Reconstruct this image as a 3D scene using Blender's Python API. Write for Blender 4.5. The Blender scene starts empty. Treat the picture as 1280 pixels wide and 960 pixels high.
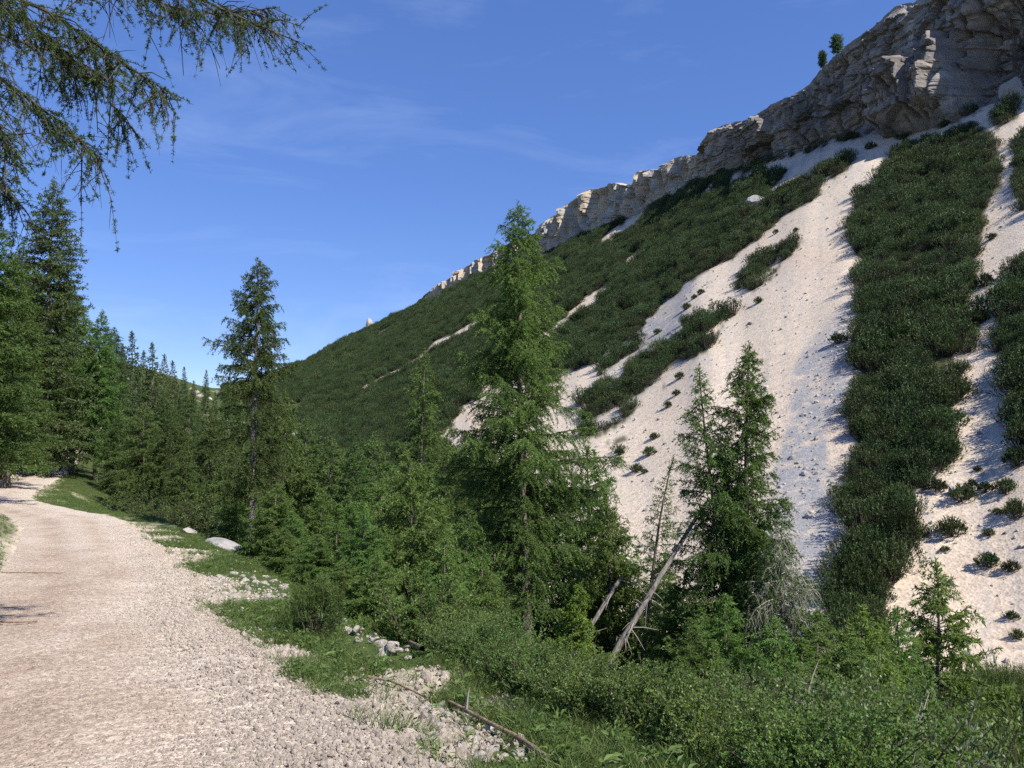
import bpy, math, random
import numpy as np

# ------------------------------------------------------------------ camera, sky, sun, exposure
scene = bpy.context.scene
COL = scene.collection
EYE = 1.65
PITCH = math.radians(4.0)
FPX = 962.0                      # focal length in pixels of the 1280 px wide photograph

cam_d = bpy.data.cameras.new("camera")
cam_d.sensor_width = 36.0
cam_d.lens = 36.0 * FPX / 1280.0
cam_d.clip_start = 0.05
cam_d.clip_end = 6000
cam = bpy.data.objects.new("camera", cam_d)
cam.location = (0, 0, EYE)
cam.rotation_euler = (math.pi / 2 + PITCH, 0, 0)
COL.objects.link(cam)
scene.camera = cam

SUN_AZ = math.radians(131)       # clockwise from the view direction: behind and to the right
SUN_EL = math.radians(46)
world = bpy.data.worlds.new("World")
scene.world = world
world.use_nodes = True
wn, wl = world.node_tree.nodes, world.node_tree.links
wn.clear()
w_out = wn.new("ShaderNodeOutputWorld")
w_bg = wn.new("ShaderNodeBackground")
w_bg.inputs["Strength"].default_value = 0.15
w_sky = wn.new("ShaderNodeTexSky")
w_sky.sky_type = 'NISHITA'
w_sky.sun_disc = False
w_sky.sun_elevation = SUN_EL
w_sky.sun_rotation = SUN_AZ
w_sky.altitude = 2600
w_sky.air_density = 0.9
w_sky.dust_density = 0.0
w_sky.ozone_density = 4.0
# thin cirrus veil
w_tc = wn.new("ShaderNodeTexCoord")
w_map = wn.new("ShaderNodeMapping")
w_map.inputs["Scale"].default_value = (1.6, 1.6, 7.0)
w_map.inputs["Rotation"].default_value = (0.0, 0.28, 0.3)
w_n = wn.new("ShaderNodeTexNoise")
w_n.inputs["Scale"].default_value = 2.2
w_n.inputs["Detail"].default_value = 7
w_n.inputs["Roughness"].default_value = 0.62
w_n.inputs["Distortion"].default_value = 0.6
w_r = wn.new("ShaderNodeMapRange")
w_r.inputs["From Min"].default_value = 0.50
w_r.inputs["From Max"].default_value = 0.85
w_r.inputs["To Min"].default_value = 0.0
w_r.inputs["To Max"].default_value = 0.12
w_mix = wn.new("ShaderNodeMix")
w_mix.data_type = 'RGBA'
w_mix.inputs[7].default_value = (4.2, 4.8, 5.8, 1)
wl.new(w_tc.outputs["Generated"], w_map.inputs["Vector"])
wl.new(w_map.outputs[0], w_n.inputs["Vector"])
wl.new(w_n.outputs["Fac"], w_r.inputs["Value"])
wl.new(w_r.outputs[0], w_mix.inputs[0])
w_g = wn.new("ShaderNodeGamma"); w_g.inputs["Gamma"].default_value = 0.56
w_hs = wn.new("ShaderNodeHueSaturation"); w_hs.inputs["Saturation"].default_value = 1.55; w_hs.inputs["Hue"].default_value = 0.521; w_hs.inputs["Value"].default_value = 1.42
wl.new(w_sky.outputs[0], w_g.inputs["Color"]); wl.new(w_g.outputs[0], w_hs.inputs["Color"])
wl.new(w_hs.outputs[0], w_mix.inputs[6])
wl.new(w_mix.outputs[2], w_bg.inputs["Color"])
wl.new(w_bg.outputs[0], w_out.inputs["Surface"])

sun_d = bpy.data.lights.new("sun", 'SUN')
sun_d.energy = 4.8
sun_d.angle = math.radians(0.5)
sun_d.color = (1.0, 0.945, 0.86)
sun = bpy.data.objects.new("sun", sun_d)
sdir = np.array([math.sin(SUN_AZ) * math.cos(SUN_EL), math.cos(SUN_AZ) * math.cos(SUN_EL), math.sin(SUN_EL)])
from mathutils import Vector
sun.rotation_euler = Vector(sdir).to_track_quat('Z', 'Y').to_euler()
sun.location = (20, -30, 60)
COL.objects.link(sun)

vs = scene.view_settings
vs.view_transform = 'Standard'
vs.look = 'None'
vs.exposure = 0.8
vs.gamma = 1.0
vs.use_curve_mapping = False
cy = scene.cycles
cy.max_bounces = 4
cy.diffuse_bounces = 2
cy.glossy_bounces = 1
cy.transmission_bounces = 3
cy.transparent_max_bounces = 2
cy.caustics_reflective = False
cy.caustics_refractive = False
cy.use_denoising = False
cy.sample_clamp_indirect = 6.0

# ------------------------------------------------------------------ small numpy toolbox
def sstep(a, b, x):
    t = np.clip((np.asarray(x, float) - a) / (b - a), 0, 1)
    return t * t * (3 - 2 * t)

_lat = np.random.RandomState(7).rand(64, 64, 64).astype(np.float32)
def vnoise(p):
    p = np.asarray(p, float)
    i = np.floor(p).astype(int)
    f = p - i
    f = f * f * (3 - 2 * f)
    i0 = i & 63
    i1 = (i + 1) & 63
    x0, y0, z0 = i0[..., 0], i0[..., 1], i0[..., 2]
    x1, y1, z1 = i1[..., 0], i1[..., 1], i1[..., 2]
    fx, fy, fz = f[..., 0], f[..., 1], f[..., 2]
    L = _lat
    a = L[x0, y0, z0] * (1 - fx) + L[x1, y0, z0] * fx
    b = L[x0, y1, z0] * (1 - fx) + L[x1, y1, z0] * fx
    c = L[x0, y0, z1] * (1 - fx) + L[x1, y0, z1] * fx
    d = L[x0, y1, z1] * (1 - fx) + L[x1, y1, z1] * fx
    return (a * (1 - fy) + b * fy) * (1 - fz) + (c * (1 - fy) + d * fy) * fz

def fbm(p, oct=4, gain=0.5):
    p = np.asarray(p, float)
    s, a, t = 0, 1.0, 0
    for k in range(oct):
        s = s + a * (vnoise(p * (2.03 ** k) + 17.3 * k) * 2 - 1)
        t += a
        a *= gain
    return s / t

def v3(x, y, z=0.0):
    x, y, z = np.broadcast_arrays(x, y, z)
    return np.stack([x, y, z], -1).astype(float)

def unit(v):
    return v / np.maximum(np.linalg.norm(v, axis=-1, keepdims=True), 1e-9)

class MB:
    """collects vertices and faces for ONE mesh object"""
    def __init__(self):
        self.v, self.q, self.t, self.a, self.n = [], [], [], [], 0
    def add(self, v, q=None, t=None, tint=None):
        v = np.asarray(v, float).reshape(-1, 3)
        if q is not None and len(q): self.q.append(np.asarray(q).reshape(-1, 4) + self.n)
        if t is not None and len(t): self.t.append(np.asarray(t).reshape(-1, 3) + self.n)
        self.v.append(v)
        self.a.append(np.full(len(v), 0.5) if tint is None else np.broadcast_to(np.asarray(tint, float).ravel(), (len(v),)))
        self.n += len(v)
    def mesh(self, name, mat=None, smooth=False, attrs=None):
        me = bpy.data.meshes.new(name)
        v = np.concatenate(self.v)
        q = np.concatenate(self.q) if self.q else np.zeros((0, 4), int)
        t = np.concatenate(self.t) if self.t else np.zeros((0, 3), int)
        me.vertices.add(len(v))
        me.vertices.foreach_set("co", v.astype(np.float32).ravel())
        nl = q.size + t.size
        me.loops.add(nl)
        me.loops.foreach_set("vertex_index", np.concatenate([q.ravel(), t.ravel()]).astype(np.int32))
        me.polygons.add(len(q) + len(t))
        st = np.concatenate([np.arange(len(q)) * 4, q.size + np.arange(len(t)) * 3]).astype(np.int32)
        me.polygons.foreach_set("loop_start", st)
        me.polygons.foreach_set("use_smooth", np.full(len(st), bool(smooth)))
        at = me.attributes.new("tint", 'FLOAT', 'POINT')
        at.data.foreach_set("value", np.concatenate(self.a).astype(np.float32))
        for k, val in (attrs or {}).items():
            at = me.attributes.new(k, 'FLOAT', 'POINT')
            at.data.foreach_set("value", np.asarray(val, np.float32).ravel())
        me.update(calc_edges=True)
        if mat: me.materials.append(mat)
        return me

def grid_faces(nr, nc):
    i = np.arange(nr - 1)[:, None] * nc + np.arange(nc - 1)[None, :]
    return np.stack([i, i + 1, i + nc + 1, i + nc], -1).reshape(-1, 4)

def tubes(mb, P, R, sides=4, tint=None, cap=True):
    """P: (N,k,3) polylines, R: (N,k) radii"""
    P = np.asarray(P, float); R = np.asarray(R, float)
    N, k, _ = P.shape
    if N == 0: return
    T = np.gradient(P, axis=1)
    T = unit(T)
    ref = np.where(np.abs(T[..., 2:3]) > 0.9, np.array([1.0, 0, 0]), np.array([0, 0, 1.0]))
    A = unit(np.cross(T, ref)); B = np.cross(T, A)
    ang = np.arange(sides) / sides * 2 * math.pi
    V = P[:, :, None, :] + R[:, :, None, None] * (np.cos(ang)[None, None, :, None] * A[:, :, None, :] + np.sin(ang)[None, None, :, None] * B[:, :, None, :])
    base = (np.arange(N) * k * sides)[:, None, None]
    r = np.arange(k - 1)[None, :, None] * sides
    s = np.arange(sides)[None, None, :]
    s2 = (s + 1) % sides
    q = np.stack([base + r + s, base + r + s2, base + r + sides + s2, base + r + sides + s], -1).reshape(-1, 4)
    tt = None if tint is None else np.repeat(np.asarray(tint, float), k * sides)
    mb.add(V.reshape(-1, 3), q=q, tint=tt)

def blades(mb, C, D, L, W, rng, tint, bend=0.0):
    """thin pointed leaves (two triangles): C base points, D unit directions"""
    N = len(C)
    if N == 0: return
    L = np.broadcast_to(L, (N,))[:, None]; W = np.broadcast_to(W, (N,))[:, None]
    S = unit(np.cross(D, unit(rng.normal(size=(N, 3)))))
    mid = C + D * L * 0.45
    tip = C + D * L
    tip[:, 2] -= bend * L[:, 0]
    V = np.stack([C, mid + S * W * 0.5, tip, mid - S * W * 0.5], 1)
    q = np.arange(N * 4).reshape(N, 4)
    mb.add(V.reshape(-1, 3), q=q, tint=np.repeat(tint, 4))

# ------------------------------------------------------------------ objects
def put(name, me, parent=None, label=None, cat=None, group=None, kind=None, loc=None, rot=None, scale=None):
    o = bpy.data.objects.new(name, me)
    COL.objects.link(o)
    if parent: o.parent = parent
    tagit(o, label, cat, group, kind)
    if loc is not None: o.location = loc
    if rot is not None: o.rotation_euler = rot
    if scale is not None: o.scale = scale if hasattr(scale, '__len__') else (scale,) * 3
    return o

def tagit(o, label=None, cat=None, group=None, kind=None):
    if label: o["label"] = label
    if cat: o["category"] = cat
    if group: o["group"] = group
    if kind: o["kind"] = kind

class Proto:
    """parts of one kind of plant: [(part name, mesh, kind)] shared by all its copies"""
    def __init__(self, name, cat, parts):
        self.name, self.cat, self.parts = name, cat, parts
    def place(self, loc, rotz, scale, label, group=None, tilt=(0, 0)):
        e = put(self.name, None, None, label, self.cat, group, None, loc, (tilt[0], tilt[1], rotz), scale)
        for nm, me in self.parts:
            put(nm, me, e)
        return e

# ------------------------------------------------------------------ materials
def new_mat(name):
    m = bpy.data.materials.new(name)
    m.use_nodes = True
    n = m.node_tree.nodes
    n.clear()
    return m, n, m.node_tree.links

def N_(n, typ, **kw):
    x = n.new(typ)
    for k, v in kw.items():
        if k in ("data_type", "blend_type", "noise_dimensions", "feature", "distance", "attribute_name", "operation", "interpolation_type"):
            setattr(x, k, v)
        else:
            x.inputs[k].default_value = v
    return x

def ramp(n, l, src, stops):
    r = n.new("ShaderNodeValToRGB")
    e = r.color_ramp.elements
    while len(e) < len(stops): e.new(0.5)
    for k, (p, c) in enumerate(stops):
        e[k].position = p
        e[k].color = (*c, 1)
    if src is not None: l.new(src, r.inputs[0])
    return r.outputs[0]

def mixc(n, l, fac, a, b, mode='MIX'):
    m = n.new("ShaderNodeMix"); m.data_type = 'RGBA'; m.blend_type = mode
    for s, i in ((fac, 0), (a, 6), (b, 7)):
        if hasattr(s, 'default_value') or hasattr(s, 'is_output'): l.new(s, m.inputs[i])
        elif isinstance(s, (tuple, list)): m.inputs[i].default_value = (*s, 1)
        else: m.inputs[i].default_value = s
    return m.outputs[2]

def foliage_mat(name, dark, light, transl=0.35, rough=0.55, hue_var=0.06, val_var=0.22):
    m, n, l = new_mat(name)
    at = N_(n, "ShaderNodeAttribute", attribute_name="tint")
    oi = n.new("ShaderNodeObjectInfo")
    c = ramp(n, l, at.outputs["Fac"], [(0.0, dark), (1.0, light)])
    hsv = n.new("ShaderNodeHueSaturation")
    mr = n.new("ShaderNodeMapRange")
    mr.inputs["To Min"].default_value = 1 - val_var; mr.inputs["To Max"].default_value = 1 + val_var
    l.new(oi.outputs["Random"], mr.inputs["Value"]); l.new(mr.outputs[0], hsv.inputs["Value"])
    mh = n.new("ShaderNodeMapRange")
    mh.inputs["To Min"].default_value = 0.5 - hue_var * 0.3; mh.inputs["To Max"].default_value = 0.5 + hue_var * 0.3
    wn_ = N_(n, "ShaderNodeMath", operation='FRACT')
    mu = N_(n, "ShaderNodeMath", operation='MULTIPLY'); mu.inputs[1].default_value = 7.31
    l.new(oi.outputs["Random"], mu.inputs[0]); l.new(mu.outputs[0], wn_.inputs[0]); l.new(wn_.outputs[0], mh.inputs["Value"])
    l.new(mh.outputs[0], hsv.inputs["Hue"])
    l.new(c, hsv.inputs["Color"])
    p = n.new("ShaderNodeBsdfPrincipled")
    p.inputs["Roughness"].default_value = rough
    p.inputs["Specular IOR Level"].default_value = 0.25
    l.new(hsv.outputs[0], p.inputs["Base Color"])
    t = n.new("ShaderNodeBsdfTranslucent")
    tc = mixc(n, l, 1.0, hsv.outputs[0], (1.25, 1.25, 0.55), 'MULTIPLY')
    l.new(tc, t.inputs["Color"])
    ms = n.new("ShaderNodeMixShader"); ms.inputs[0].default_value = transl
    l.new(p.outputs[0], ms.inputs[1]); l.new(t.outputs[0], ms.inputs[2])
    o = n.new("ShaderNodeOutputMaterial"); l.new(ms.outputs[0], o.inputs["Surface"])
    return m

def bark_mat(name, dark, light, scale=14.0):
    m, n, l = new_mat(name)
    tc = n.new("ShaderNodeTexCoord")
    mp = n.new("ShaderNodeMapping"); mp.inputs["Scale"].default_value = (1, 1, 0.22)
    l.new(tc.outputs["Object"], mp.inputs["Vector"])
    nz = N_(n, "ShaderNodeTexNoise", Scale=scale, Detail=6.0, Roughness=0.65)
    l.new(mp.outputs[0], nz.inputs["Vector"])
    c = ramp(n, l, nz.outputs["Fac"], [(0.32, dark), (0.68, light)])
    p = n.new("ShaderNodeBsdfPrincipled"); p.inputs["Roughness"].default_value = 0.9
    p.inputs["Specular IOR Level"].default_value = 0.1
    l.new(c, p.inputs["Base Color"])
    b = n.new("ShaderNodeBump"); b.inputs["Strength"].default_value = 0.8; b.inputs["Distance"].default_value = 0.02
    l.new(nz.outputs["Fac"], b.inputs["Height"]); l.new(b.outputs[0], p.inputs["Normal"])
    o = n.new("ShaderNodeOutputMaterial"); l.new(p.outputs[0], o.inputs["Surface"])
    return m

M = {}
M['larch'] = foliage_mat("larch_needles", (0.046, 0.080, 0.025), (0.175, 0.275, 0.075), 0.48)
M['larch_dim'] = foliage_mat("larch_needles_dark", (0.038, 0.066, 0.022), (0.140, 0.215, 0.062), 0.45)
M['larch_young'] = foliage_mat("young_larch_needles", (0.055, 0.098, 0.028), (0.215, 0.335, 0.090), 0.5)
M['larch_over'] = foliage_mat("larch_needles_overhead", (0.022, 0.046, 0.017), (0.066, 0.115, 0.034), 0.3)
M['spruce'] = foliage_mat("spruce_needles", (0.030, 0.050, 0.020), (0.105, 0.155, 0.048), 0.32)
M['spruce_young'] = foliage_mat("young_spruce_needles", (0.07, 0.12, 0.02), (0.21, 0.30, 0.05), 0.4)
M['mugo'] = foliage_mat("mugo_needles", (0.019, 0.034, 0.013), (0.060, 0.096, 0.028), 0.2, 0.55, 0.10, 0.45)
M['mugo_near'] = foliage_mat("near_mugo_needles", (0.034, 0.06, 0.018), (0.125, 0.18, 0.045), 0.3)
M['leaf'] = foliage_mat("shrub_leaves", (0.052, 0.094, 0.030), (0.215, 0.325, 0.095), 0.48, 0.42)
M['leaf_dark'] = foliage_mat("dark_shrub_leaves", (0.042, 0.072, 0.026), (0.165, 0.245, 0.075), 0.42, 0.42)
M['leaf_bright'] = foliage_mat("yellow_green_leaves", (0.085, 0.13, 0.025), (0.27, 0.36, 0.08), 0.5, 0.42)
M['leaf_grey'] = foliage_mat("willow_leaves", (0.07, 0.10, 0.05), (0.24, 0.31, 0.145), 0.4, 0.45)
M['grass'] = foliage_mat("grass_blades", (0.052, 0.082, 0.026), (0.175, 0.232, 0.07), 0.4)
M['herb'] = foliage_mat("herb_leaves", (0.045, 0.085, 0.024), (0.145, 0.225, 0.06), 0.4)
M['dead'] = foliage_mat("dead_twigs", (0.16, 0.14, 0.12), (0.32, 0.29, 0.26), 0.05, 0.9, 0.0)
M['bark'] = bark_mat("larch_bark", (0.045, 0.038, 0.033), (0.20, 0.17, 0.145))
M['bark_pale'] = bark_mat("dead_trunk_bark", (0.07, 0.06, 0.05), (0.31, 0.28, 0.25), 16)
M['twig'] = bark_mat("twig_bark", (0.028, 0.024, 0.018), (0.095, 0.082, 0.06))
M['log'] = bark_mat("fallen_wood", (0.10, 0.065, 0.042), (0.34, 0.25, 0.18), 12)

def rock_mat(name, c1, c2, c3, scale=3.0):
    m, n, l = new_mat(name)
    tc = n.new("ShaderNodeTexCoord")
    oi = n.new("ShaderNodeObjectInfo")
    ad = N_(n, "ShaderNodeVectorMath", operation='ADD')
    mu = N_(n, "ShaderNodeMath", operation='MULTIPLY'); mu.inputs[1].default_value = 40
    l.new(oi.outputs["Random"], mu.inputs[0])
    l.new(tc.outputs["Object"], ad.inputs[0]); l.new(mu.outputs[0], ad.inputs[1])
    n1 = N_(n, "ShaderNodeTexNoise", Scale=scale, Detail=8.0, Roughness=0.65)
    l.new(ad.outputs[0], n1.inputs["Vector"])
    c = ramp(n, l, n1.outputs["Fac"], [(0.28, c1), (0.52, c2), (0.75, c3)])
    hsv = n.new("ShaderNodeHueSaturation")
    mr = n.new("ShaderNodeMapRange"); mr.inputs["To Min"].default_value = 0.68; mr.inputs["To Max"].default_value = 1.15
    l.new(oi.outputs["Random"], mr.inputs["Value"]); l.new(mr.outputs[0], hsv.inputs["Value"]); l.new(c, hsv.inputs["Color"])
    p = n.new("ShaderNodeBsdfPrincipled"); p.inputs["Roughness"].default_value = 0.92
    p.inputs["Specular IOR Level"].default_value = 0.15
    l.new(hsv.outputs[0], p.inputs["Base Color"])
    n2 = N_(n, "ShaderNodeTexNoise", Scale=scale * 4, Detail=8.0, Roughness=0.7)
    l.new(ad.outputs[0], n2.inputs["Vector"])
    b = n.new("ShaderNodeBump"); b.inputs["Strength"].default_value = 0.7; b.inputs["Distance"].default_value = 0.03
    l.new(n2.outputs["Fac"], b.inputs["Height"]); l.new(b.outputs[0], p.inputs["Normal"])
    o = n.new("ShaderNodeOutputMaterial"); l.new(p.outputs[0], o.inputs["Surface"])
    return m
M['rock'] = rock_mat("limestone", (0.20, 0.18, 0.155), (0.38, 0.345, 0.30), (0.54, 0.495, 0.44))
M['rock_grey'] = rock_mat("grey_limestone", (0.19, 0.18, 0.175), (0.31, 0.295, 0.28), (0.42, 0.40, 0.38))
M['pebble'] = rock_mat("gravel_pebbles", (0.36, 0.30, 0.245), (0.50, 0.43, 0.36), (0.61, 0.545, 0.47), 8)

# ------------------------------------------------------------------ pixels of the photograph to directions
cp, sp_ = math.cos(PITCH), math.sin(PITCH)
def pix_dir(px, py):
    """-> horizontal unit direction (x,y) and tangent of the elevation"""
    a = np.asarray(px, float) - 640.0
    b = 480.0 - np.asarray(py, float)
    y = FPX * cp - b * sp_
    z = FPX * sp_ + b * cp
    hl = np.hypot(a, y)
    return a / hl, y / hl, z / hl

def project(x, y, z):
    z = z - EYE
    f = y * cp + z * sp_
    u = -y * sp_ + z * cp
    f = np.maximum(f, 1e-3)
    return 640 + FPX * x / f, 480 - FPX * u / f

# ------------------------------------------------------------------ the lie of the land
RE = np.array([(4.2, -14), (3.0, -6), (1.3, 0.5), (-0.39, 3.9), (-1.36, 5.7), (-3.17, 8.6), (-4.65, 11.3), (-6.7, 15.5), (-9.4, 20),
               (-14.0, 27.5), (-17.3, 31), (-21.0, 35), (-24.3, 39), (-28.2, 46), (-32.5, 55), (-36.5, 63), (-42, 75), (-49, 92), (-58, 115)], float)
def catmull(P, n):
    out = []
    for i in range(len(P) - 1):
        p0 = P[max(i - 1, 0)]; p1 = P[i]; p2 = P[i + 1]; p3 = P[min(i + 2, len(P) - 1)]
        t = np.linspace(0, 1, n, endpoint=False)[:, None]
        out.append(0.5 * (2 * p1 + (p2 - p0) * t + (2 * p0 - 5 * p1 + 4 * p2 - p3) * t ** 2 + (3 * p1 - p0 - 3 * p2 + p3) * t ** 3))
    out.append(P[-1:])
    return np.concatenate(out)
RP = catmull(RE, 14)
for _ in range(6):
    RP[1:-1] = 0.25 * RP[:-2] + 0.5 * RP[1:-1] + 0.25 * RP[2:]
RT = unit(np.gradient(RP, axis=0))
RN = np.stack([RT[:, 1], -RT[:, 0]], -1)          # to the right of travel
ROAD_Z = np.interp(RP[:, 1], [-14, 0, 4, 6, 10, 16, 22, 30, 45, 70, 115],
                   [-1.35, -1.62, -1.72, -1.95, -2.3, -2.6, -2.75, -2.9, -3.1, -3.15, -2.6]) + EYE
ROAD_W = 2.8

def road_coords(x, y):
    x = np.asarray(x, float); y = np.asarray(y, float)
    sh = np.broadcast(x, y).shape
    p = np.stack(np.broadcast_arrays(x, y), -1).reshape(-1, 2)
    u = np.empty(len(p)); zr = np.empty(len(p)); si = np.empty(len(p))
    for a in range(0, len(p), 20000):
        q = p[a:a + 20000]
        d2 = ((q[:, None, :] - RP[None, :, :]) ** 2).sum(-1)
        k = d2.argmin(1)
        off = q - RP[k]
        tt = (off * RT[k]).sum(1)
        lat = (off * RN[k]).sum(1)
        d = np.sqrt(d2[np.arange(len(q)), k])
        u[a:a + 20000] = np.where(np.abs(tt) < 2.0, lat, np.sign(lat) * d)
        zr[a:a + 20000] = ROAD_Z[k]
        si[a:a + 20000] = k
    return u.reshape(sh), zr.reshape(sh), si.reshape(sh)

# bearing (photo column), foot of the slope (distance, height), top of the slope (distance, photo row)
TB = np.array([(-3000, 60, 12, 300, -200), (-600, 52, 4, 300, 230), (-200, 55, 0, 350, 350), (0, 65, -2.5, 380, 425), (100, 75, -3, 420, 445), (200, 80, -4.5, 480, 464),
    (270, 85, -6.5, 700, 486), (320, 95, -8.5, 950, 480), (365, 110, -10, 1100, 462), (410, 125, -11, 960, 436), (460, 140, -12, 850, 411), (500, 138, -12.5, 760, 393),
    (530, 130, -13, 700, 379), (600, 110, -14, 625, 341), (670, 95, -14.5, 560, 322), (740, 85, -15, 490, 291), (810, 78, -15.3, 430, 264), (870, 72, -15.5, 380, 228),
    (940, 68, -15.5, 335, 205), (1000, 65, -15.5, 300, 190), (1066, 63, -15.5, 283, 167), (1120, 62, -15.5, 270, 165), (1170, 61, -15.5, 258, 156), (1230, 60, -15.5, 249, 133),
    (1280, 58, -15.5, 240, 118), (1500, 50, -15, 225, 60), (2200, 45, -14, 215, -60), (5000, 40, -12, 200, -300)], float)
_e1 = pix_dir(TB[:, 0], TB[:, 4])[2]
_tb_az = np.arctan2((TB[:, 0] - 640), FPX * cp)
_tb_h1 = _e1 * TB[:, 3]
_azg = np.linspace(-1.45, 1.45, 1500)
def _sm(v):
    g = np.interp(_azg, _tb_az, v)
    k = np.hanning(25); k /= k.sum()
    return np.convolve(np.pad(g, 12, mode='edge'), k, 'valid')
G_d0, G_h0, G_d1, G_h1 = _sm(TB[:, 1]), _sm(TB[:, 2]), _sm(TB[:, 3]), _sm(_tb_h1)
CL_FADE = _sm(((TB[:, 0] > 535)).astype(float))

def far_h(az, d, detail=True):
    d0 = np.interp(az, _azg, G_d0); h0 = np.interp(az, _azg, G_h0)
    d1 = np.interp(az, _azg, G_d1); h1 = np.interp(az, _azg, G_h1)
    t = (d - d0) / (d1 - d0)
    tc = np.clip(t, 0, 1)
    h = h0 + (h1 - h0) * (0.82 * tc + 0.18 * tc * tc)
    cl = np.interp(az, _azg, CL_FADE)
    beyond = np.maximum(d - d1, 0)
    h = h + np.where(beyond > 0, cl * np.minimum(beyond * 0.25, 6) - (1 - cl) * beyond * 0.16, 0)
    if detail:
        x, y = d * np.sin(az), d * np.cos(az)
        amp = sstep(0.0, 0.12, t) * (1 - 0.7 * sstep(0.85, 1.0, t))
        # fall-line ribs and gullies plus a little lumpiness
        h = h + amp * (1.3 * fbm(v3(az * 13, d * 0.006, 3.1), 2) * np.clip(d / 220, 0.4, 2.2) + 0.5 * fbm(v3(x * 0.06, y * 0.06, 1.7), 3))
    return h + EYE

def near_h(x, y):
    u, zr, _ = road_coords(x, y)
    n1 = fbm(v3(x * 0.5, y * 0.5, 0.3), 3)
    n2 = fbm(v3(x * 0.13, y * 0.13, 5.3), 3)
    s = np.maximum(u, 0)
    drop = 0.07 * np.minimum(s, 1.7) + 0.58 * np.clip(s - 1.7, 0, 4) + 0.40 * np.maximum(s - 5.7, 0) + 0.10 * sstep(0, 0.5, s)
    v = np.maximum(-u - ROAD_W, 0)
    rise = 0.26 * sstep(0, 0.7, v) + 0.03 * np.minimum(v, 1.5) + 0.34 * np.maximum(v - 1.5, 0)
    rise = np.minimum(rise, 9 + 0.05 * v)
    inroad = (u <= 0) & (u >= -ROAD_W)
    c = (u + ROAD_W / 2) / (ROAD_W / 2)
    z = zr + np.where(inroad, 0.05 * (1 - np.clip(c, -1, 1) ** 2), 0) - drop + rise
    out = sstep(0.15, 1.2, np.maximum(s, v))
    z = z + out * (0.10 * n1) + sstep(2, 8, np.maximum(s, v)) * 0.8 * n2
    floor = -15.2 + EYE + 1.2 * n2
    k = 1.5
    z = np.where(u > 0, k * np.log(np.exp(np.clip((z - floor) / k, -30, 30)) + 1) + floor, z)
    return z

def H(x, y):
    x = np.asarray(x, float); y = np.asarray(y, float)
    d = np.hypot(x, y); az = np.arctan2(x, np.maximum(y, -1e6))
    az = np.clip(az, -1.44, 1.44)
    w = sstep(44, 84, d)
    sh = np.broadcast(x, y).shape
    x = np.broadcast_to(x, sh); y = np.broadcast_to(y, sh)
    out = np.empty(sh)
    nm = w < 1
    fm = w > 0
    a = np.zeros(sh); b = np.zeros(sh)
    if nm.any(): a[nm] = near_h(x[nm], y[nm])
    if fm.any(): b[fm] = far_h(az[fm], d[fm])
    return a * (1 - w) + b * w

_dg = np.geomspace(2.2, 1500, 1600)
def hit(px, py):
    """where the sight line through a photo pixel meets the ground"""
    dx, dy, e = pix_dir(px, py)
    z = EYE + _dg * e
    g = H(_dg * dx, _dg * dy)
    k = np.nonzero(g >= z)[0]
    k = k[0] if len(k) else len(_dg) - 1
    d = _dg[k]
    return np.array([d * dx, d * dy, g[k]])

def at(px, dist):
    """ground point on a photo column's bearing at a forward distance"""
    x = (px - 640) / FPX * dist
    return np.array([x, dist, float(H(x, dist))])

# ------------------------------------------------------------------ scree, chutes and pine carpet outlines on the slope
def poly_in(px, py, poly):
    poly = np.asarray(poly, float)
    inside = np.zeros(px.shape, bool)
    x0, y0 = poly[-1]
    for x1, y1 in poly:
        c = ((y1 > py) != (y0 > py))
        with np.errstate(divide='ignore', invalid='ignore'):
            xi = (x0 - x1) * (py - y1) / (y0 - y1 + 1e-12) + x1
        inside ^= c & (px < xi)
        x0, y0 = x1, y1
    return inside

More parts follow.
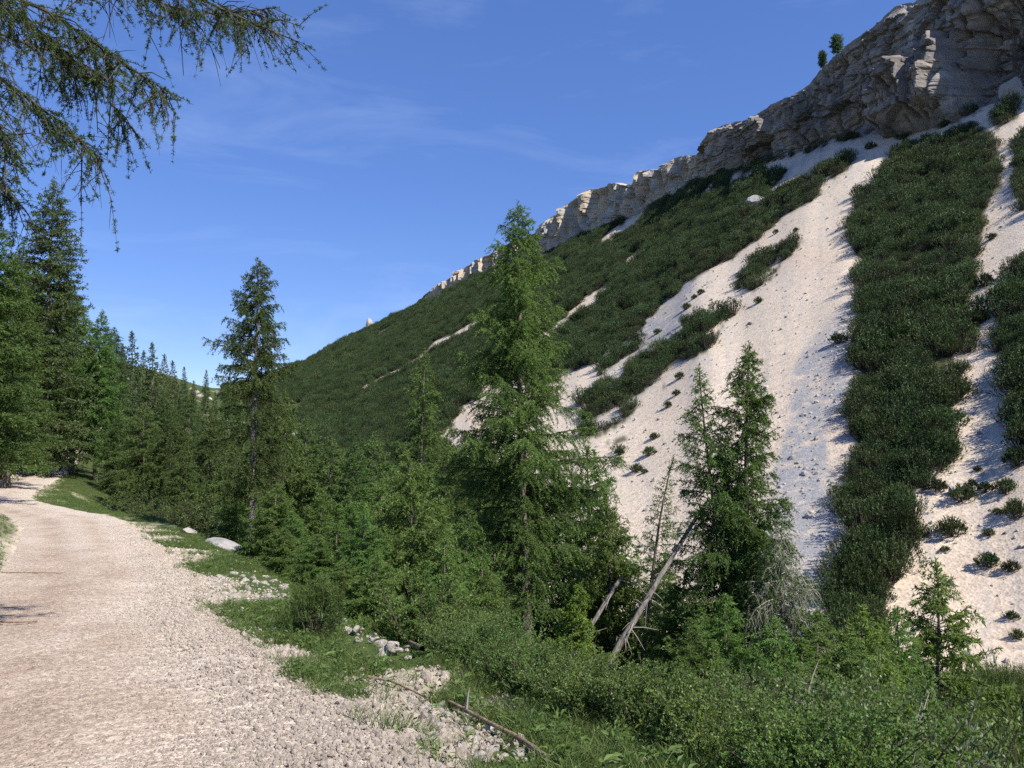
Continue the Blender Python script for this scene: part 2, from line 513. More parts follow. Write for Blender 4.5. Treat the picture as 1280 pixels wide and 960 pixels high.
SCREE = [
 [(1002,191),(1060,176),(1110,160),(1134,176),(1108,200),(1090,230),(1066,262),(1062,300),(1072,330),(1074,424),(1072,469),(1060,510),(1068,559),(1059,592),(1045,630),(1060,664),(1057,697),(1030,740),(1030,850),
  (690,850),(660,600),(560,565),(545,552),(580,510),(612,480),(690,478),(726,459),(756,444),(805,406),(861,352),(912,322),(950,296),(980,270),(1017,247),(1029,231),(1010,227),(982,234),(927,290),(922,284),(950,255),(965,236),(985,214),(945,222),(915,229),(912,223),(965,203)],
 [(1130,172),(1205,150),(1222,140),(1300,100),(1500,60),(1500,900),(1080,900),(1098,775),(1111,746),(1117,716),(1150,675),(1136,641),(1149,622),(1160,600),(1179,574),(1190,562),(1179,540),(1195,517),(1203,487),(1194,465),(1205,450),(1216,435),(1226,397),(1203,382),(1224,352),(1212,330),(1218,310),(1227,292),(1233,270),(1246,240),(1252,210),(1246,180),(1231,161),(1205,157),(1175,166),(1145,180)],
 [(812,309),(797,314),(771,340),(767,351),(730,374),(700,402),(640,450),(600,490),(597,500),(650,455),(704,416),(730,391),(760,361),(779,344),(805,318)],
 [(608,396),(580,409),(542,430),(512,453),(464,479),(422,504),(375,533),(345,565),(345,573),(380,541),(424,510),(466,485),(514,460),(545,438),(583,417),(610,402)],
 [(749,301),(782,277),(812,262),(800,279),(756,308)],
 [(518,400),(533,392),(532,396),(519,403)],[(474,416),(499,402),(498,406),(476,420)],[(447,430),(457,427),(455,431),(448,433)],[(418,442),(428,437),(427,441),(419,445)],[(385,461),(396,456),(394,460),(386,464)],[(572,378),(586,370),(586,374),(574,382)],
 [(872,246),(884,234),(896,226),(890,240),(884,248),(874,254)],[(856,269),(864,265),(862,271),(857,272)],[(895,322),(910,310),(913,314),(900,324)],[(734,312),(744,307),(744,311),(735,315)],[(700,330),(712,325),(711,330),(701,333)],
 [(655,336),(690,316),(712,303),(712,299),(690,311),(660,328)],[(540,378),(600,345),(660,330),(660,326),(600,338),(540,371)],
]
ISLES = [
 [(1021,221),(1040,204),(1062,193),(1068,197),(1059,210),(1032,225)],
 [(924,345),(950,326),(976,307),(1004,298),(999,311),(980,330),(957,352),(940,362),(920,358)],
 [(730,505),(745,485),(775,477),(790,459),(812,440),(830,424),(857,412),(880,406),(905,390),(917,394),(898,424),(872,446),(842,451),(836,485),(805,500),(779,526),(752,549),(724,540)],
 [(748,466),(771,447),(797,427),(806,425),(778,460),(755,470)],
 [(762,560),(784,545),(788,550),(770,566)],
 [(855,408),(876,394),(888,392),(880,402),(862,412)],
 [(1238,156),(1248,142),(1266,137),(1272,145),(1260,158),(1245,164)],
 [(1265,182),(1290,160),(1330,160),(1330,270),(1276,262),(1272,232)],
 [(1265,334),(1300,320),(1330,400),(1330,575),(1280,562),(1262,542),(1272,517),(1268,499),(1257,480),(1257,450),(1236,440),(1247,405),(1251,356)],
]
CUTS = [[(724,492),(760,460),(800,438),(850,414),(854,420),(805,448),(768,472),(730,506)], [(796,498),(840,460),(868,444),(876,450),(845,472),(806,510)],
        [(740,530),(775,503),(790,493),(795,500),(778,514),(750,544)], [(880,420),(905,398),(912,402),(888,426)], [(945,345),(975,322),(978,327),(950,352)],
        [(1205,420),(1180,470),(1186,474),(1212,432)], [(1170,590),(1140,640),(1146,643),(1178,596)]]
GREYS = [[(1075,330),(1050,400),(1010,440),(975,520),(960,600),(955,740),(1010,850),(1040,850),(1035,740),(1058,690),(1045,640),(1040,600),(1020,560),(1050,500),(1072,430)],
         [(880,330),(990,235),(1100,165),(1060,178),(1000,196),(960,215),(900,300),(800,400),(745,455),(735,520),(770,520),(830,470)],
         [(1150,178),(1215,150),(1235,140),(1222,158),(1180,164)]]

def wob(px, py, d):
    """ragged outlines: shift the test point by noise"""
    a = np.clip(1100.0 / d, 0.9, 10.0)
    return px + a * fbm(v3(px * 0.09, py * 0.09, 2.0), 3) * 1.4, py + a * fbm(v3(px * 0.09, py * 0.09, 8.0), 3) * 1.4

def scree_mask(x, y, z):
    px, py = project(x, y, z)
    d = np.hypot(x, y)
    px, py = wob(px, py, d)
    m = np.zeros(px.shape, bool)
    for p in SCREE: m |= poly_in(px, py, p)
    for p in ISLES: m &= ~poly_in(px, py, p)
    for p in CUTS: m |= poly_in(px, py, p)
    return m

# ------------------------------------------------------------------ ground and mountain sheets
def land_mat(name):
    """soil, turf and stones; attributes: scree 0..1, grey 0..1, turf 0..1"""
    m, n, l = new_mat(name)
    tc = n.new("ShaderNodeTexCoord")
    sc = N_(n, "ShaderNodeAttribute", attribute_name="scree")
    gr = N_(n, "ShaderNodeAttribute", attribute_name="grey")
    tf = N_(n, "ShaderNodeAttribute", attribute_name="turf")
    def noise(s, d=6.0, r=0.6, dist=0.0):
        x = N_(n, "ShaderNodeTexNoise", Scale=s, Detail=d, Roughness=r, Distortion=dist)
        l.new(tc.outputs["Object"], x.inputs["Vector"]); return x.outputs["Fac"]
    big = noise(0.035, 5, 0.6)
    mid = noise(0.35, 6, 0.65)
    fine = noise(2.2, 8, 0.75)
    vo = N_(n, "ShaderNodeTexVoronoi", Scale=1.6); l.new(tc.outputs["Object"], vo.inputs["Vector"])
    vo2 = N_(n, "ShaderNodeTexVoronoi", Scale=4.5); l.new(tc.outputs["Object"], vo2.inputs["Vector"])
    pink = ramp(n, l, big, [(0.35, (0.55, 0.475, 0.38)), (0.5, (0.58, 0.495, 0.395)), (0.66, (0.59, 0.48, 0.365))])
    fm = ramp(n, l, fine, [(0.3, (0.80, 0.79, 0.78)), (0.7, (1.06, 1.05, 1.04))])
    pink = mixc(n, l, 1.0, pink, fm, 'MULTIPLY')
    se1 = n.new("ShaderNodeSeparateColor"); l.new(vo.outputs["Color"], se1.inputs[0])
    se2 = n.new("ShaderNodeSeparateColor"); l.new(vo2.outputs["Color"], se2.inputs[0])
    k1 = ramp(n, l, se1.outputs[0], [(0.0, (0.86, 0.85, 0.84)), (0.5, (1, 1, 1)), (1.0, (1.08, 1.07, 1.05))])
    k2 = ramp(n, l, se2.outputs[0], [(0.0, (0.74, 0.73, 0.72)), (0.4, (1, 1, 1)), (1.0, (1.12, 1.11, 1.09))])
    stone = mixc(n, l, 0.9, pink, k1, 'MULTIPLY')
    stone = mixc(n, l, 0.9, stone, k2, 'MULTIPLY')
    gmul = ramp(n, l, fine, [(0.35, (0.19, 0.19, 0.195)), (0.62, (0.34, 0.335, 0.33))])
    gm = N_(n, "ShaderNodeMath", operation='MULTIPLY_ADD'); gm.inputs[1].default_value = 1.0
    # grey tongues break up along the noise
    gsub = N_(n, "ShaderNodeMath", operation='MULTIPLY')
    gthr = n.new("ShaderNodeMapRange"); gthr.inputs["From Min"].default_value = 0.30; gthr.inputs["From Max"].default_value = 0.52
    l.new(mid, gthr.inputs["Value"]); l.new(gthr.outputs[0], gsub.inputs[0]); l.new(gr.outputs["Fac"], gsub.inputs[1])
    scree = mixc(n, l, gsub.outputs[0], stone, gmul)
    soil = ramp(n, l, mid, [(0.3, (0.035, 0.04, 0.018)), (0.55, (0.06, 0.062, 0.028)), (0.75, (0.11, 0.10, 0.06))])
    turf = ramp(n, l, fine, [(0.3, (0.035, 0.055, 0.015)), (0.7, (0.085, 0.12, 0.032))])
    g0 = mixc(n, l, tf.outputs["Fac"], soil, turf)
    c = mixc(n, l, sc.outputs["Fac"], g0, scree)
    p = n.new("ShaderNodeBsdfPrincipled"); p.inputs["Roughness"].default_value = 0.95
    p.inputs["Specular IOR Level"].default_value = 0.1
    l.new(c, p.inputs["Base Color"])
    hgt = N_(n, "ShaderNodeMath", operation='ADD')
    l.new(fine, hgt.inputs[0]); l.new(vo2.outputs["Distance"], hgt.inputs[1])
    b = n.new("ShaderNodeBump"); b.inputs["Strength"].default_value = 0.4; b.inputs["Distance"].default_value = 0.08
    l.new(hgt.outputs[0], b.inputs["Height"]); l.new(b.outputs[0], p.inputs["Normal"])
    o = n.new("ShaderNodeOutputMaterial"); l.new(p.outputs[0], o.inputs["Surface"])
    return m
M['land'] = land_mat("mountain_land")

def blur2(a, k=1):
    for _ in range(k):
        p = np.pad(a, 1, mode='edge')
        a = (p[1:-1, 1:-1] * 2 + p[:-2, 1:-1] + p[2:, 1:-1] + p[1:-1, :-2] + p[1:-1, 2:]) / 6
    return a

# mountain side and valley beyond 74 m
az_c = np.concatenate([np.linspace(-1.40, -0.62, 70, endpoint=False), np.linspace(-0.62, 0.66, 780, endpoint=False), np.linspace(0.66, 1.40, 60)])
d_r = np.concatenate([np.geomspace(56, 420, 190, endpoint=False), np.geomspace(420, 1500, 70)])
AZ, DD = np.meshgrid(az_c, d_r)
X, Y = DD * np.sin(AZ), DD * np.cos(AZ)
Z = H(X, Y)
px, py = project(X, Y, Z)
scr = scree_mask(X, Y, Z).astype(float)
left = sstep(380, 300, px)
scr = scr * (1 - left)
bare = (fbm(v3(X * 0.05, Y * 0.05, 4.4), 3) > 0.33) & (px < 360) & (DD > 200)
scr = np.maximum(scr, bare * 0.8)
d1g = np.interp(AZ, _azg, G_d1)
# along the foot of the cliff it is bare talus
talus = sstep(0.985, 1.0, DD / d1g) * np.interp(AZ, _azg, CL_FADE)
scr = np.maximum(blur2(scr, 1), talus)
grey = np.zeros_like(scr)
gx = px + 26 * fbm(v3(X * 0.05, Y * 0.05, 1.0), 4); gy = py + 40 * fbm(v3(X * 0.05, Y * 0.05, 6.0), 4)
for p in GREYS: grey = np.maximum(grey, poly_in(gx, gy, p).astype(float))
grey = blur2(grey, 6) * (0.55 + 0.9 * np.clip(fbm(v3(X * 0.12, Y * 0.12, 9.0), 4) + 0.4, 0, 1))
strk = fbm(v3(AZ * 85 + 0.6 * fbm(v3(X * 0.03, Y * 0.03, 2.0), 2), DD * 0.012, 4.0), 4)
grey = np.clip(grey + 0.75 * np.clip(strk - 0.02, 0, 1) + 0.25 * np.clip(strk + 0.25, 0, 0.3), 0, 1)
nearm = DD < 128
un = np.full(DD.shape, 99.0); un[nearm] = road_coords(X[nearm], Y[nearm])[0]
Z = Z - 0.3 * ((un < 0.6) & (un > -ROAD_W - 0.6))
mb = MB()
mb.add(v3(X, Y, Z), q=grid_faces(*X.shape)[:, ::-1])
me = mb.mesh("mountain_slope", M['land'], True, {"scree": scr, "grey": grey, "turf": 0.5 * sstep(420, 300, px)})
put("mountain_slope", me, None, "pale scree mountainside streaked with chutes below the cliff", "mountainside", None, "structure")

# near ground: verges, bank down into the gully, wooded bank on the other side of the road
az_n = np.linspace(-2.5, 2.5, 900)
d_n = np.geomspace(0.35, 78, 190)
AZ, DD = np.meshgrid(az_n, d_n)
X, Y = DD * np.sin(AZ), DD * np.cos(AZ)
Z = H(X, Y)
u, zr, si = road_coords(X, Y)
onroad = sstep(-0.25, -0.05, np.minimum(-u, u + ROAD_W) * 1.0 - 0.22)
Z = Z - 0.07 * onroad - 0.25 * sstep(60, 78, DD)
gap = np.maximum(u, -u - ROAD_W)
gn = fbm(v3(X * 1.1, Y * 1.1, 6.6), 4)
verge = np.clip(0.85 - gap * 0.75 + 1.6 * gn, 0, 1) * sstep(4.2, 2.2, gap)
verge = np.maximum(verge, sstep(0.32, 0.10, gap))
verge = np.maximum(verge, 0.8 * sstep(0.3, 0.42, gn) * sstep(10, 4, gap))
mb = MB()
mb.add(v3(X, Y, Z), q=grid_faces(*X.shape)[:, ::-1])
farscr = np.zeros_like(Z)
fm_ = DD > 38
farscr[fm_] = scree_mask(X[fm_], Y[fm_], Z[fm_]).astype(float) * (AZ[fm_] > 0.0)
farscr = blur2(farscr, 1)
me = mb.mesh("ground", M['land'], True, {"scree": np.maximum(verge * 0.85, farscr), "grey": verge * 0, "turf": sstep(6, 2, gap)})
put("ground", me, None, "grassy verges and wooded bank falling into the gully", "ground", None, "structure")

# ------------------------------------------------------------------ gravel road
def road_mat():
    m, n, l = new_mat("road_gravel")
    tc = n.new("ShaderNodeTexCoord")
    ed = N_(n, "ShaderNodeAttribute", attribute_name="edge")
    def noise(s, d=5.0, r=0.6):
        x = N_(n, "ShaderNodeTexNoise", Scale=s, Detail=d, Roughness=r)
        l.new(tc.outputs["Object"], x.inputs["Vector"]); return x.outputs["Fac"]
    v1 = N_(n, "ShaderNodeTexVoronoi", Scale=38.0); l.new(tc.outputs["Object"], v1.inputs["Vector"])
    v2 = N_(n, "ShaderNodeTexVoronoi", Scale=85.0); l.new(tc.outputs["Object"], v2.inputs["Vector"])
    sep = n.new("ShaderNodeSeparateColor"); l.new(v1.outputs["Color"], sep.inputs[0])
    sep2 = n.new("ShaderNodeSeparateColor"); l.new(v2.outputs["Color"], sep2.inputs[0])
    patch = noise(0.8, 5, 0.65)
    worn = ramp(n, l, patch, [(0.32, (0.33, 0.255, 0.19)), (0.5, (0.41, 0.325, 0.25)), (0.68, (0.49, 0.41, 0.33))])
    loose = ramp(n, l, patch, [(0.3, (0.49, 0.415, 0.34)), (0.7, (0.57, 0.50, 0.42))])
    base = mixc(n, l, ed.outputs["Fac"], worn, loose)
    st = ramp(n, l, sep.outputs[0], [(0.0, (0.60, 0.57, 0.55)), (0.5, (0.95, 0.95, 0.95)), (1.0, (1.32, 1.31, 1.30))])
    st2 = ramp(n, l, sep2.outputs[1], [(0.0, (0.74, 0.72, 0.70)), (1.0, (1.15, 1.15, 1.15))])
    c = mixc(n, l, 0.85, base, st, 'MULTIPLY')
    c = mixc(n, l, 0.8, c, st2, 'MULTIPLY')
    p = n.new("ShaderNodeBsdfPrincipled"); p.inputs["Roughness"].default_value = 0.95
    p.inputs["Specular IOR Level"].default_value = 0.1
    l.new(c, p.inputs["Base Color"])
    hh = N_(n, "ShaderNodeMath", operation='MULTIPLY_ADD'); hh.inputs[1].default_value = -0.6
    l.new(v1.outputs["Distance"], hh.inputs[0]); l.new(sep.outputs[0], hh.inputs[2])
    h2 = N_(n, "ShaderNodeMath", operation='MULTIPLY_ADD'); h2.inputs[1].default_value = -0.4
    l.new(v2.outputs["Distance"], h2.inputs[0]); l.new(hh.outputs[0], h2.inputs[2])
    b = n.new("ShaderNodeBump"); b.inputs["Strength"].default_value = 0.75; b.inputs["Distance"].default_value = 0.014
    l.new(h2.outputs[0], b.inputs["Height"]); l.new(b.outputs[0], p.inputs["Normal"])
    o = n.new("ShaderNodeOutputMaterial"); l.new(p.outputs[0], o.inputs["Surface"])
    return m
M['road'] = road_mat()

s_idx = np.linspace(0, len(RP) - 1, 900)
def road_pt(si, u):
    """road station (index) and offset to the right of its right edge -> x, y"""
    k = np.arange(len(RP))
    x = np.interp(si, k, RP[:, 0]) + np.interp(si, k, RN[:, 0]) * u
    y = np.interp(si, k, RP[:, 1]) + np.interp(si, k, RN[:, 1]) * u
    return x, y
cu = np.linspace(0.16, -ROAD_W - 0.16, 34)
SI, CU = np.meshgrid(s_idx, cu, indexing='ij')
edge_wob = 0.28 * fbm(v3(SI * 0.9, np.sign(CU + ROAD_W / 2) * 9.0, 0.5), 4)
CUw = CU + edge_wob * sstep(0.5, 1.0, np.abs((CU + ROAD_W / 2) / (ROAD_W / 2)))
X, Y = road_pt(SI, CUw)
Z = H(X, Y) + 0.012
cn = (CU + ROAD_W / 2) / (ROAD_W / 2)
Z = Z - 0.035 * np.exp(-((np.abs(cn) - 0.5) / 0.2) ** 2) + 0.02 * fbm(v3(X * 0.9, Y * 0.9, 2.2), 3)
Z[:, 0] -= 0.05; Z[:, -1] -= 0.05
edgea = np.clip(0.15 + 1.0 * sstep(-0.15, 0.65, cn + 0.35 * fbm(v3(X * 0.7, Y * 0.7, 3.3), 3)) + 0.5 * sstep(-0.6, -1.0, cn) - 0.25, 0, 1)
edgea = np.maximum(edgea, sstep(12, 22, Y) * 0.55)
edgea = np.clip(edgea - 0.5 * np.exp(-((cn + 0.48) / 0.2) ** 2) - 0.45 * np.exp(-((cn - 0.32) / 0.17) ** 2) * (0.5 + fbm(v3(X * 0.4, Y * 0.4, 8.8), 2)) + 0.18 * np.exp(-((cn + 0.08) / 0.15) ** 2), 0, 1)
mb = MB(); mb.add(v3(X, Y, Z), q=grid_faces(*X.shape))
me = mb.mesh("gravel_road", M['road'], True, {"edge": edgea})
put("gravel_road", me, None, "pale gravel track curving away along the wooded bank", "road", None, "structure")

# ------------------------------------------------------------------ cliff
CB = np.array([(515,384),(540,374),(572,356),(601,341),(640,331),(666,323),(688,312),(710,300),(736,293),(763,282),(791,269),(811,264),(830,250),(866,230),(896,214),(940,206),(1000,191),(1066,166),(1116,163),(1122,172),(1140,168),(1171,158),(1205,146),(1219,138),(1240,128),(1280,118),(1350,100),(1500,60)], float)
CT = np.array([(515,382),(525,373),(540,361),(566,345),(593,326),(613,317),(640,302),(667,291),(675,281),(691,270),(712,252),(732,238),(754,234),(761,228),(778,231),(789,229),(796,214),(822,211),(833,207),(846,196),(870,194),(879,178),(896,159),(922,152),(940,149),(948,141),(962,131),(985,121),(1003,112),(1012,104),(1022,92),(1040,72),(1060,55),(1090,34),(1112,14),(1122,7),(1150,0),(1160,-14),(1190,-36),(1280,-75),(1350,-110),(1500,-160)], float)
cpx = np.concatenate([np.linspace(515, 960, 420, endpoint=False), np.linspace(960, 1500, 560)])
cby = np.interp(cpx, CB[:, 0], CB[:, 1]); cty = np.interp(cpx, CT[:, 0], CT[:, 1])
nrow = 150
dxb, dyb, eb = pix_dir(cpx, cby)
azb = np.arctan2(dxb, dyb)
db = np.interp(azb, _azg, G_d1)
hb = db * eb + EYE
base = np.stack([dxb * db, dyb * db, hb], -1)
hgt_a = np.abs(cby - cty) / FPX * db
dxt, dyt, et = pix_dir(cpx, cty)
dt = db + (0.07 + 0.2 * sstep(900, 820, cpx)) * hgt_a
top = np.stack([dxt * dt, dyt * dt, dt * et + EYE], -1)
tr = np.linspace(-0.12, 1, nrow)[:, None]
P = base[None] + tr[..., None] * (top - base)[None]
tan = unit(np.gradient(base[:, :2], axis=0))
k = np.hanning(61); k /= k.sum()
tan = np.stack([np.convolve(np.pad(tan[:, i], 30, mode='edge'), k, 'valid') for i in (0, 1)], -1)
tan = unit(tan)
nor = np.stack([-tan[:, 1], tan[:, 0]], -1)
nor *= -np.sign((nor * base[:, :2]).sum(1))[:, None]          # towards the valley
arc = np.concatenate([[0], np.cumsum(np.linalg.norm(np.diff(base[:, :2], axis=0), axis=1))])
S = np.broadcast_to(arc[None], P.shape[:2]); ZZ = P[..., 2]
hh = np.broadcast_to(np.maximum(hgt_a, 2)[None], S.shape)
farw = sstep(900, 820, np.broadcast_to(cpx[None], S.shape))
tt = np.clip(tr, 0, 1)
env = sstep(-0.12, 0.15, tr) * 1.0
n_big = fbm(v3(S / 26, ZZ / 90, 0.0), 3)
n_mid = fbm(v3(S / 8.0, ZZ / 26, 4.0), 4)
n_sml = fbm(v3(S / 2.2, ZZ / 2.2, 9.0), 4)
rib = 1 - 2 * np.abs(fbm(v3(S / 15, ZZ / 120 + 0.3, 12.0), 3))
rib2 = 1 - 2 * np.abs(fbm(v3(S / 5.0, ZZ / 30, 22.0), 3))
bed = ZZ + 4.0 * fbm(v3(S / 45, ZZ / 30, 30.0), 3) + 0.04 * S + 0.8 * n_mid
def cells(a, b, seed):
    """random value of the nearest cell: blocky, jointed rock"""
    ia, ib = np.floor(a).astype(int), np.floor(b).astype(int)
    best = np.full(a.shape, 9e9); val = np.zeros(a.shape)
    for da in (-1, 0, 1):
        for db_ in (-1, 0, 1):
            ca_, cb_ = ia + da, ib + db_
            jx = _lat[ca_ & 63, cb_ & 63, seed]; jy = _lat[cb_ & 63, ca_ & 63, seed + 1]
            d2 = (a - ca_ - jx) ** 2 + (b - cb_ - jy) ** 2
            m_ = d2 < best
            best = np.where(m_, d2, best); val = np.where(m_, _lat[ca_ & 63, cb_ & 63, seed + 2], val)
    return val - 0.5
def steps(b, h):
    f = b / h - np.floor(b / h)
    r = _lat[(np.floor(b / h).astype(int)) & 63, 5, 9]
    return (r - 0.5) * 1.6 + (0.5 - f) * 0.5
stm = sstep(-0.25, 0.3, fbm(v3(S / 22, ZZ / 14, 44.0), 3))
strata = stm * (0.75 * steps(bed, 3.1) + 0.35 * steps(bed, 1.3)) + 0.9 * steps(bed + 3, 8.3)
blocks = 7.0 * cells(S / 24 + 0.3 * n_mid, bed / 17 + 0.3 * n_mid, 7) + 3.6 * cells(S / 11 + 0.4 * n_mid, bed / 8, 3) + 1.9 * cells(S / 4.5 + 0.3 * n_sml, bed / 2.6, 13) + 0.5 * cells(S / 1.8, bed / 1.0, 23)
per = S / 27.0 + 0.9 * fbm(v3(S / 60, ZZ / 200, 51.0), 2)
saw = -(per - np.floor(per)) * 13.0 * np.clip(hh / 30, 0.2, 1.0)
disp = (0.055 + 0.085 * farw) * hh * (n_big * 1.3 + 0.7 * rib) + (1.1 + 2.6 * farw) * n_mid + 0.4 * n_sml + (1.1 - 0.8 * farw) * strata + (0.4 + 1.6 * farw) * rib2
vblocks = 5.5 * cells(S / 8 + 0.3 * n_mid, bed / 26, 31) + 3.0 * cells(S / 3.4 + 0.3 * n_sml, bed / 9, 41) + 1.0 * cells(S / 1.6, bed / 3, 51)
disp += blocks * (1 - farw) + farw * (saw + vblocks)
crk = np.abs(fbm(v3(S / 13, ZZ / 70, 61.0), 3)); crk2 = np.abs(fbm(v3(S / 6, ZZ / 24, 71.0), 3))
disp -= (1 - 0.5 * farw) * (4.0 * sstep(0.055, 0.0, crk) + 1.8 * sstep(0.05, 0.0, crk2))
disp -= 2.5 * farw * sstep(0.05, 0.3, -n_mid)
# the detached buttress with its broken crest, and the alcove beside it
cp2 = np.broadcast_to(cpx[None], S.shape)
crest = np.interp(cp2, [1112, 1122, 1138, 1146, 1152, 1158, 1166, 1176, 1182, 1188, 1197, 1206, 1214, 1222],
                  [0.05, 0.50, 0.60, 0.76, 0.80, 0.72, 0.70, 0.84, 0.90, 0.79, 0.74, 0.45, 0.30, 0.02])
crest = crest * 0.66 + 0.03 * n_mid
butt = sstep(1112, 1117, cp2) * sstep(1232, 1196, cp2)
disp += butt * (11.5 - 5 * tt) * sstep(0.025, -0.025, tt - crest)
disp -= 9 * sstep(1207, 1226, cp2) * sstep(1300, 1262, cp2) * sstep(0.72, 0.5, tt) * sstep(0.0, 0.25, tt)
# a deep recess left of the buttress, and the overhung band at its foot
disp -= 3.0 * sstep(0.30, 0.12, tt) * sstep(0.0, 0.05, tt) * sstep(960, 1000, cp2) * sstep(1116, 1104, cp2)
topfade = sstep(1.0, 0.86, tr)
disp = disp * env * (0.12 + 0.88 * topfade)
P[..., :2] += nor[None] * disp[..., None]
P[..., 2] += 0.5 * n_sml * env + 0.8 * np.where(tr > 0.9, n_mid, 0) * farw
# crown of the cliff running back into the mountain
back = []
rim = P[-1]
for kx, (bk, up) in enumerate([(3, 0.3), (9, 0.2), (25, -2.5), (70, -14)]):
    q = rim.copy(); q[:, :2] -= nor * bk; q[:, 2] += up + 0.6 * fbm(v3(arc / 4, kx, 2.0), 3)
    back.append(q)
P = np.concatenate([P, np.array(back)])

def cliff_mat():
    m, n, l = new_mat("dolomite_cliff")
    tc = n.new("ShaderNodeTexCoord")
    def noise(s, d=6.0, r=0.6, sx=(1, 1, 1)):
        mp = n.new("ShaderNodeMapping"); mp.inputs["Scale"].default_value = sx
        l.new(tc.outputs["Object"], mp.inputs["Vector"])
        x = N_(n, "ShaderNodeTexNoise", Scale=s, Detail=d, Roughness=r); l.new(mp.outputs[0], x.inputs["Vector"]); return x.outputs["Fac"]
    a = noise(0.05, 8, 0.62)
    bed_ = noise(0.22, 6, 0.65, (0.18, 0.18, 2.6))
    streak = noise(0.16, 6, 0.6, (1, 1, 0.16))
    fine = noise(0.9, 8, 0.72)
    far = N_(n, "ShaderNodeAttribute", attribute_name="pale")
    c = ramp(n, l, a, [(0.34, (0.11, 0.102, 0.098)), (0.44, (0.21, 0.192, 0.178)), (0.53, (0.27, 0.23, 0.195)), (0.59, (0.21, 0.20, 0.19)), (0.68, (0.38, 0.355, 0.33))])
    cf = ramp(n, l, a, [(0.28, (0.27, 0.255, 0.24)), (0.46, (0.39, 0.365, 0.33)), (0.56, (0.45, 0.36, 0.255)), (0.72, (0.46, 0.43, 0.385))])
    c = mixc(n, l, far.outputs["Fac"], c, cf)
    bm = ramp(n, l, bed_, [(0.32, (0.62, 0.61, 0.60)), (0.5, (1.0, 1.0, 1.0)), (0.7, (1.2, 1.17, 1.12))])
    c = mixc(n, l, 0.7, c, bm, 'MULTIPLY')
    sm = ramp(n, l, streak, [(0.30, (0.55, 0.55, 0.56)), (0.46, (1, 1, 1)), (0.62, (1.0, 1.0, 1.0)), (0.74, (1.25, 1.02, 0.80))])
    c = mixc(n, l, 0.75, c, sm, 'MULTIPLY')
    fm = ramp(n, l, fine, [(0.3, (0.8, 0.8, 0.8)), (0.7, (1.15, 1.15, 1.15))])
    c = mixc(n, l, 0.8, c, fm, 'MULTIPLY')
    p = n.new("ShaderNodeBsdfPrincipled"); p.inputs["Roughness"].default_value = 0.95
    p.inputs["Specular IOR Level"].default_value = 0.1
    l.new(c, p.inputs["Base Color"])
    ad = N_(n, "ShaderNodeMath", operation='ADD'); l.new(bed_, ad.inputs[0]); l.new(fine, ad.inputs[1])
    b = n.new("ShaderNodeBump"); b.inputs["Strength"].default_value = 0.7; b.inputs["Distance"].default_value = 0.6
    l.new(ad.outputs[0], b.inputs["Height"]); l.new(b.outputs[0], p.inputs["Normal"])
    o = n.new("ShaderNodeOutputMaterial"); l.new(p.outputs[0], o.inputs["Surface"])
    return m
M['cliff'] = cliff_mat()
mb = MB(); mb.add(P, q=grid_faces(*P.shape[:2])[:, ::-1])
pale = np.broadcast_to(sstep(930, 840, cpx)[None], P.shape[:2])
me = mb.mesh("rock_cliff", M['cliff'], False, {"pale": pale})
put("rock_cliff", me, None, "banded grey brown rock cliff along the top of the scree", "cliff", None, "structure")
CLIFF_P, CLIFF_N = P, nrow

# ------------------------------------------------------------------ plants: generators
def interp_pts(T, x):
    return np.interp(x, [a for a, _ in T], [b for _, b in T])

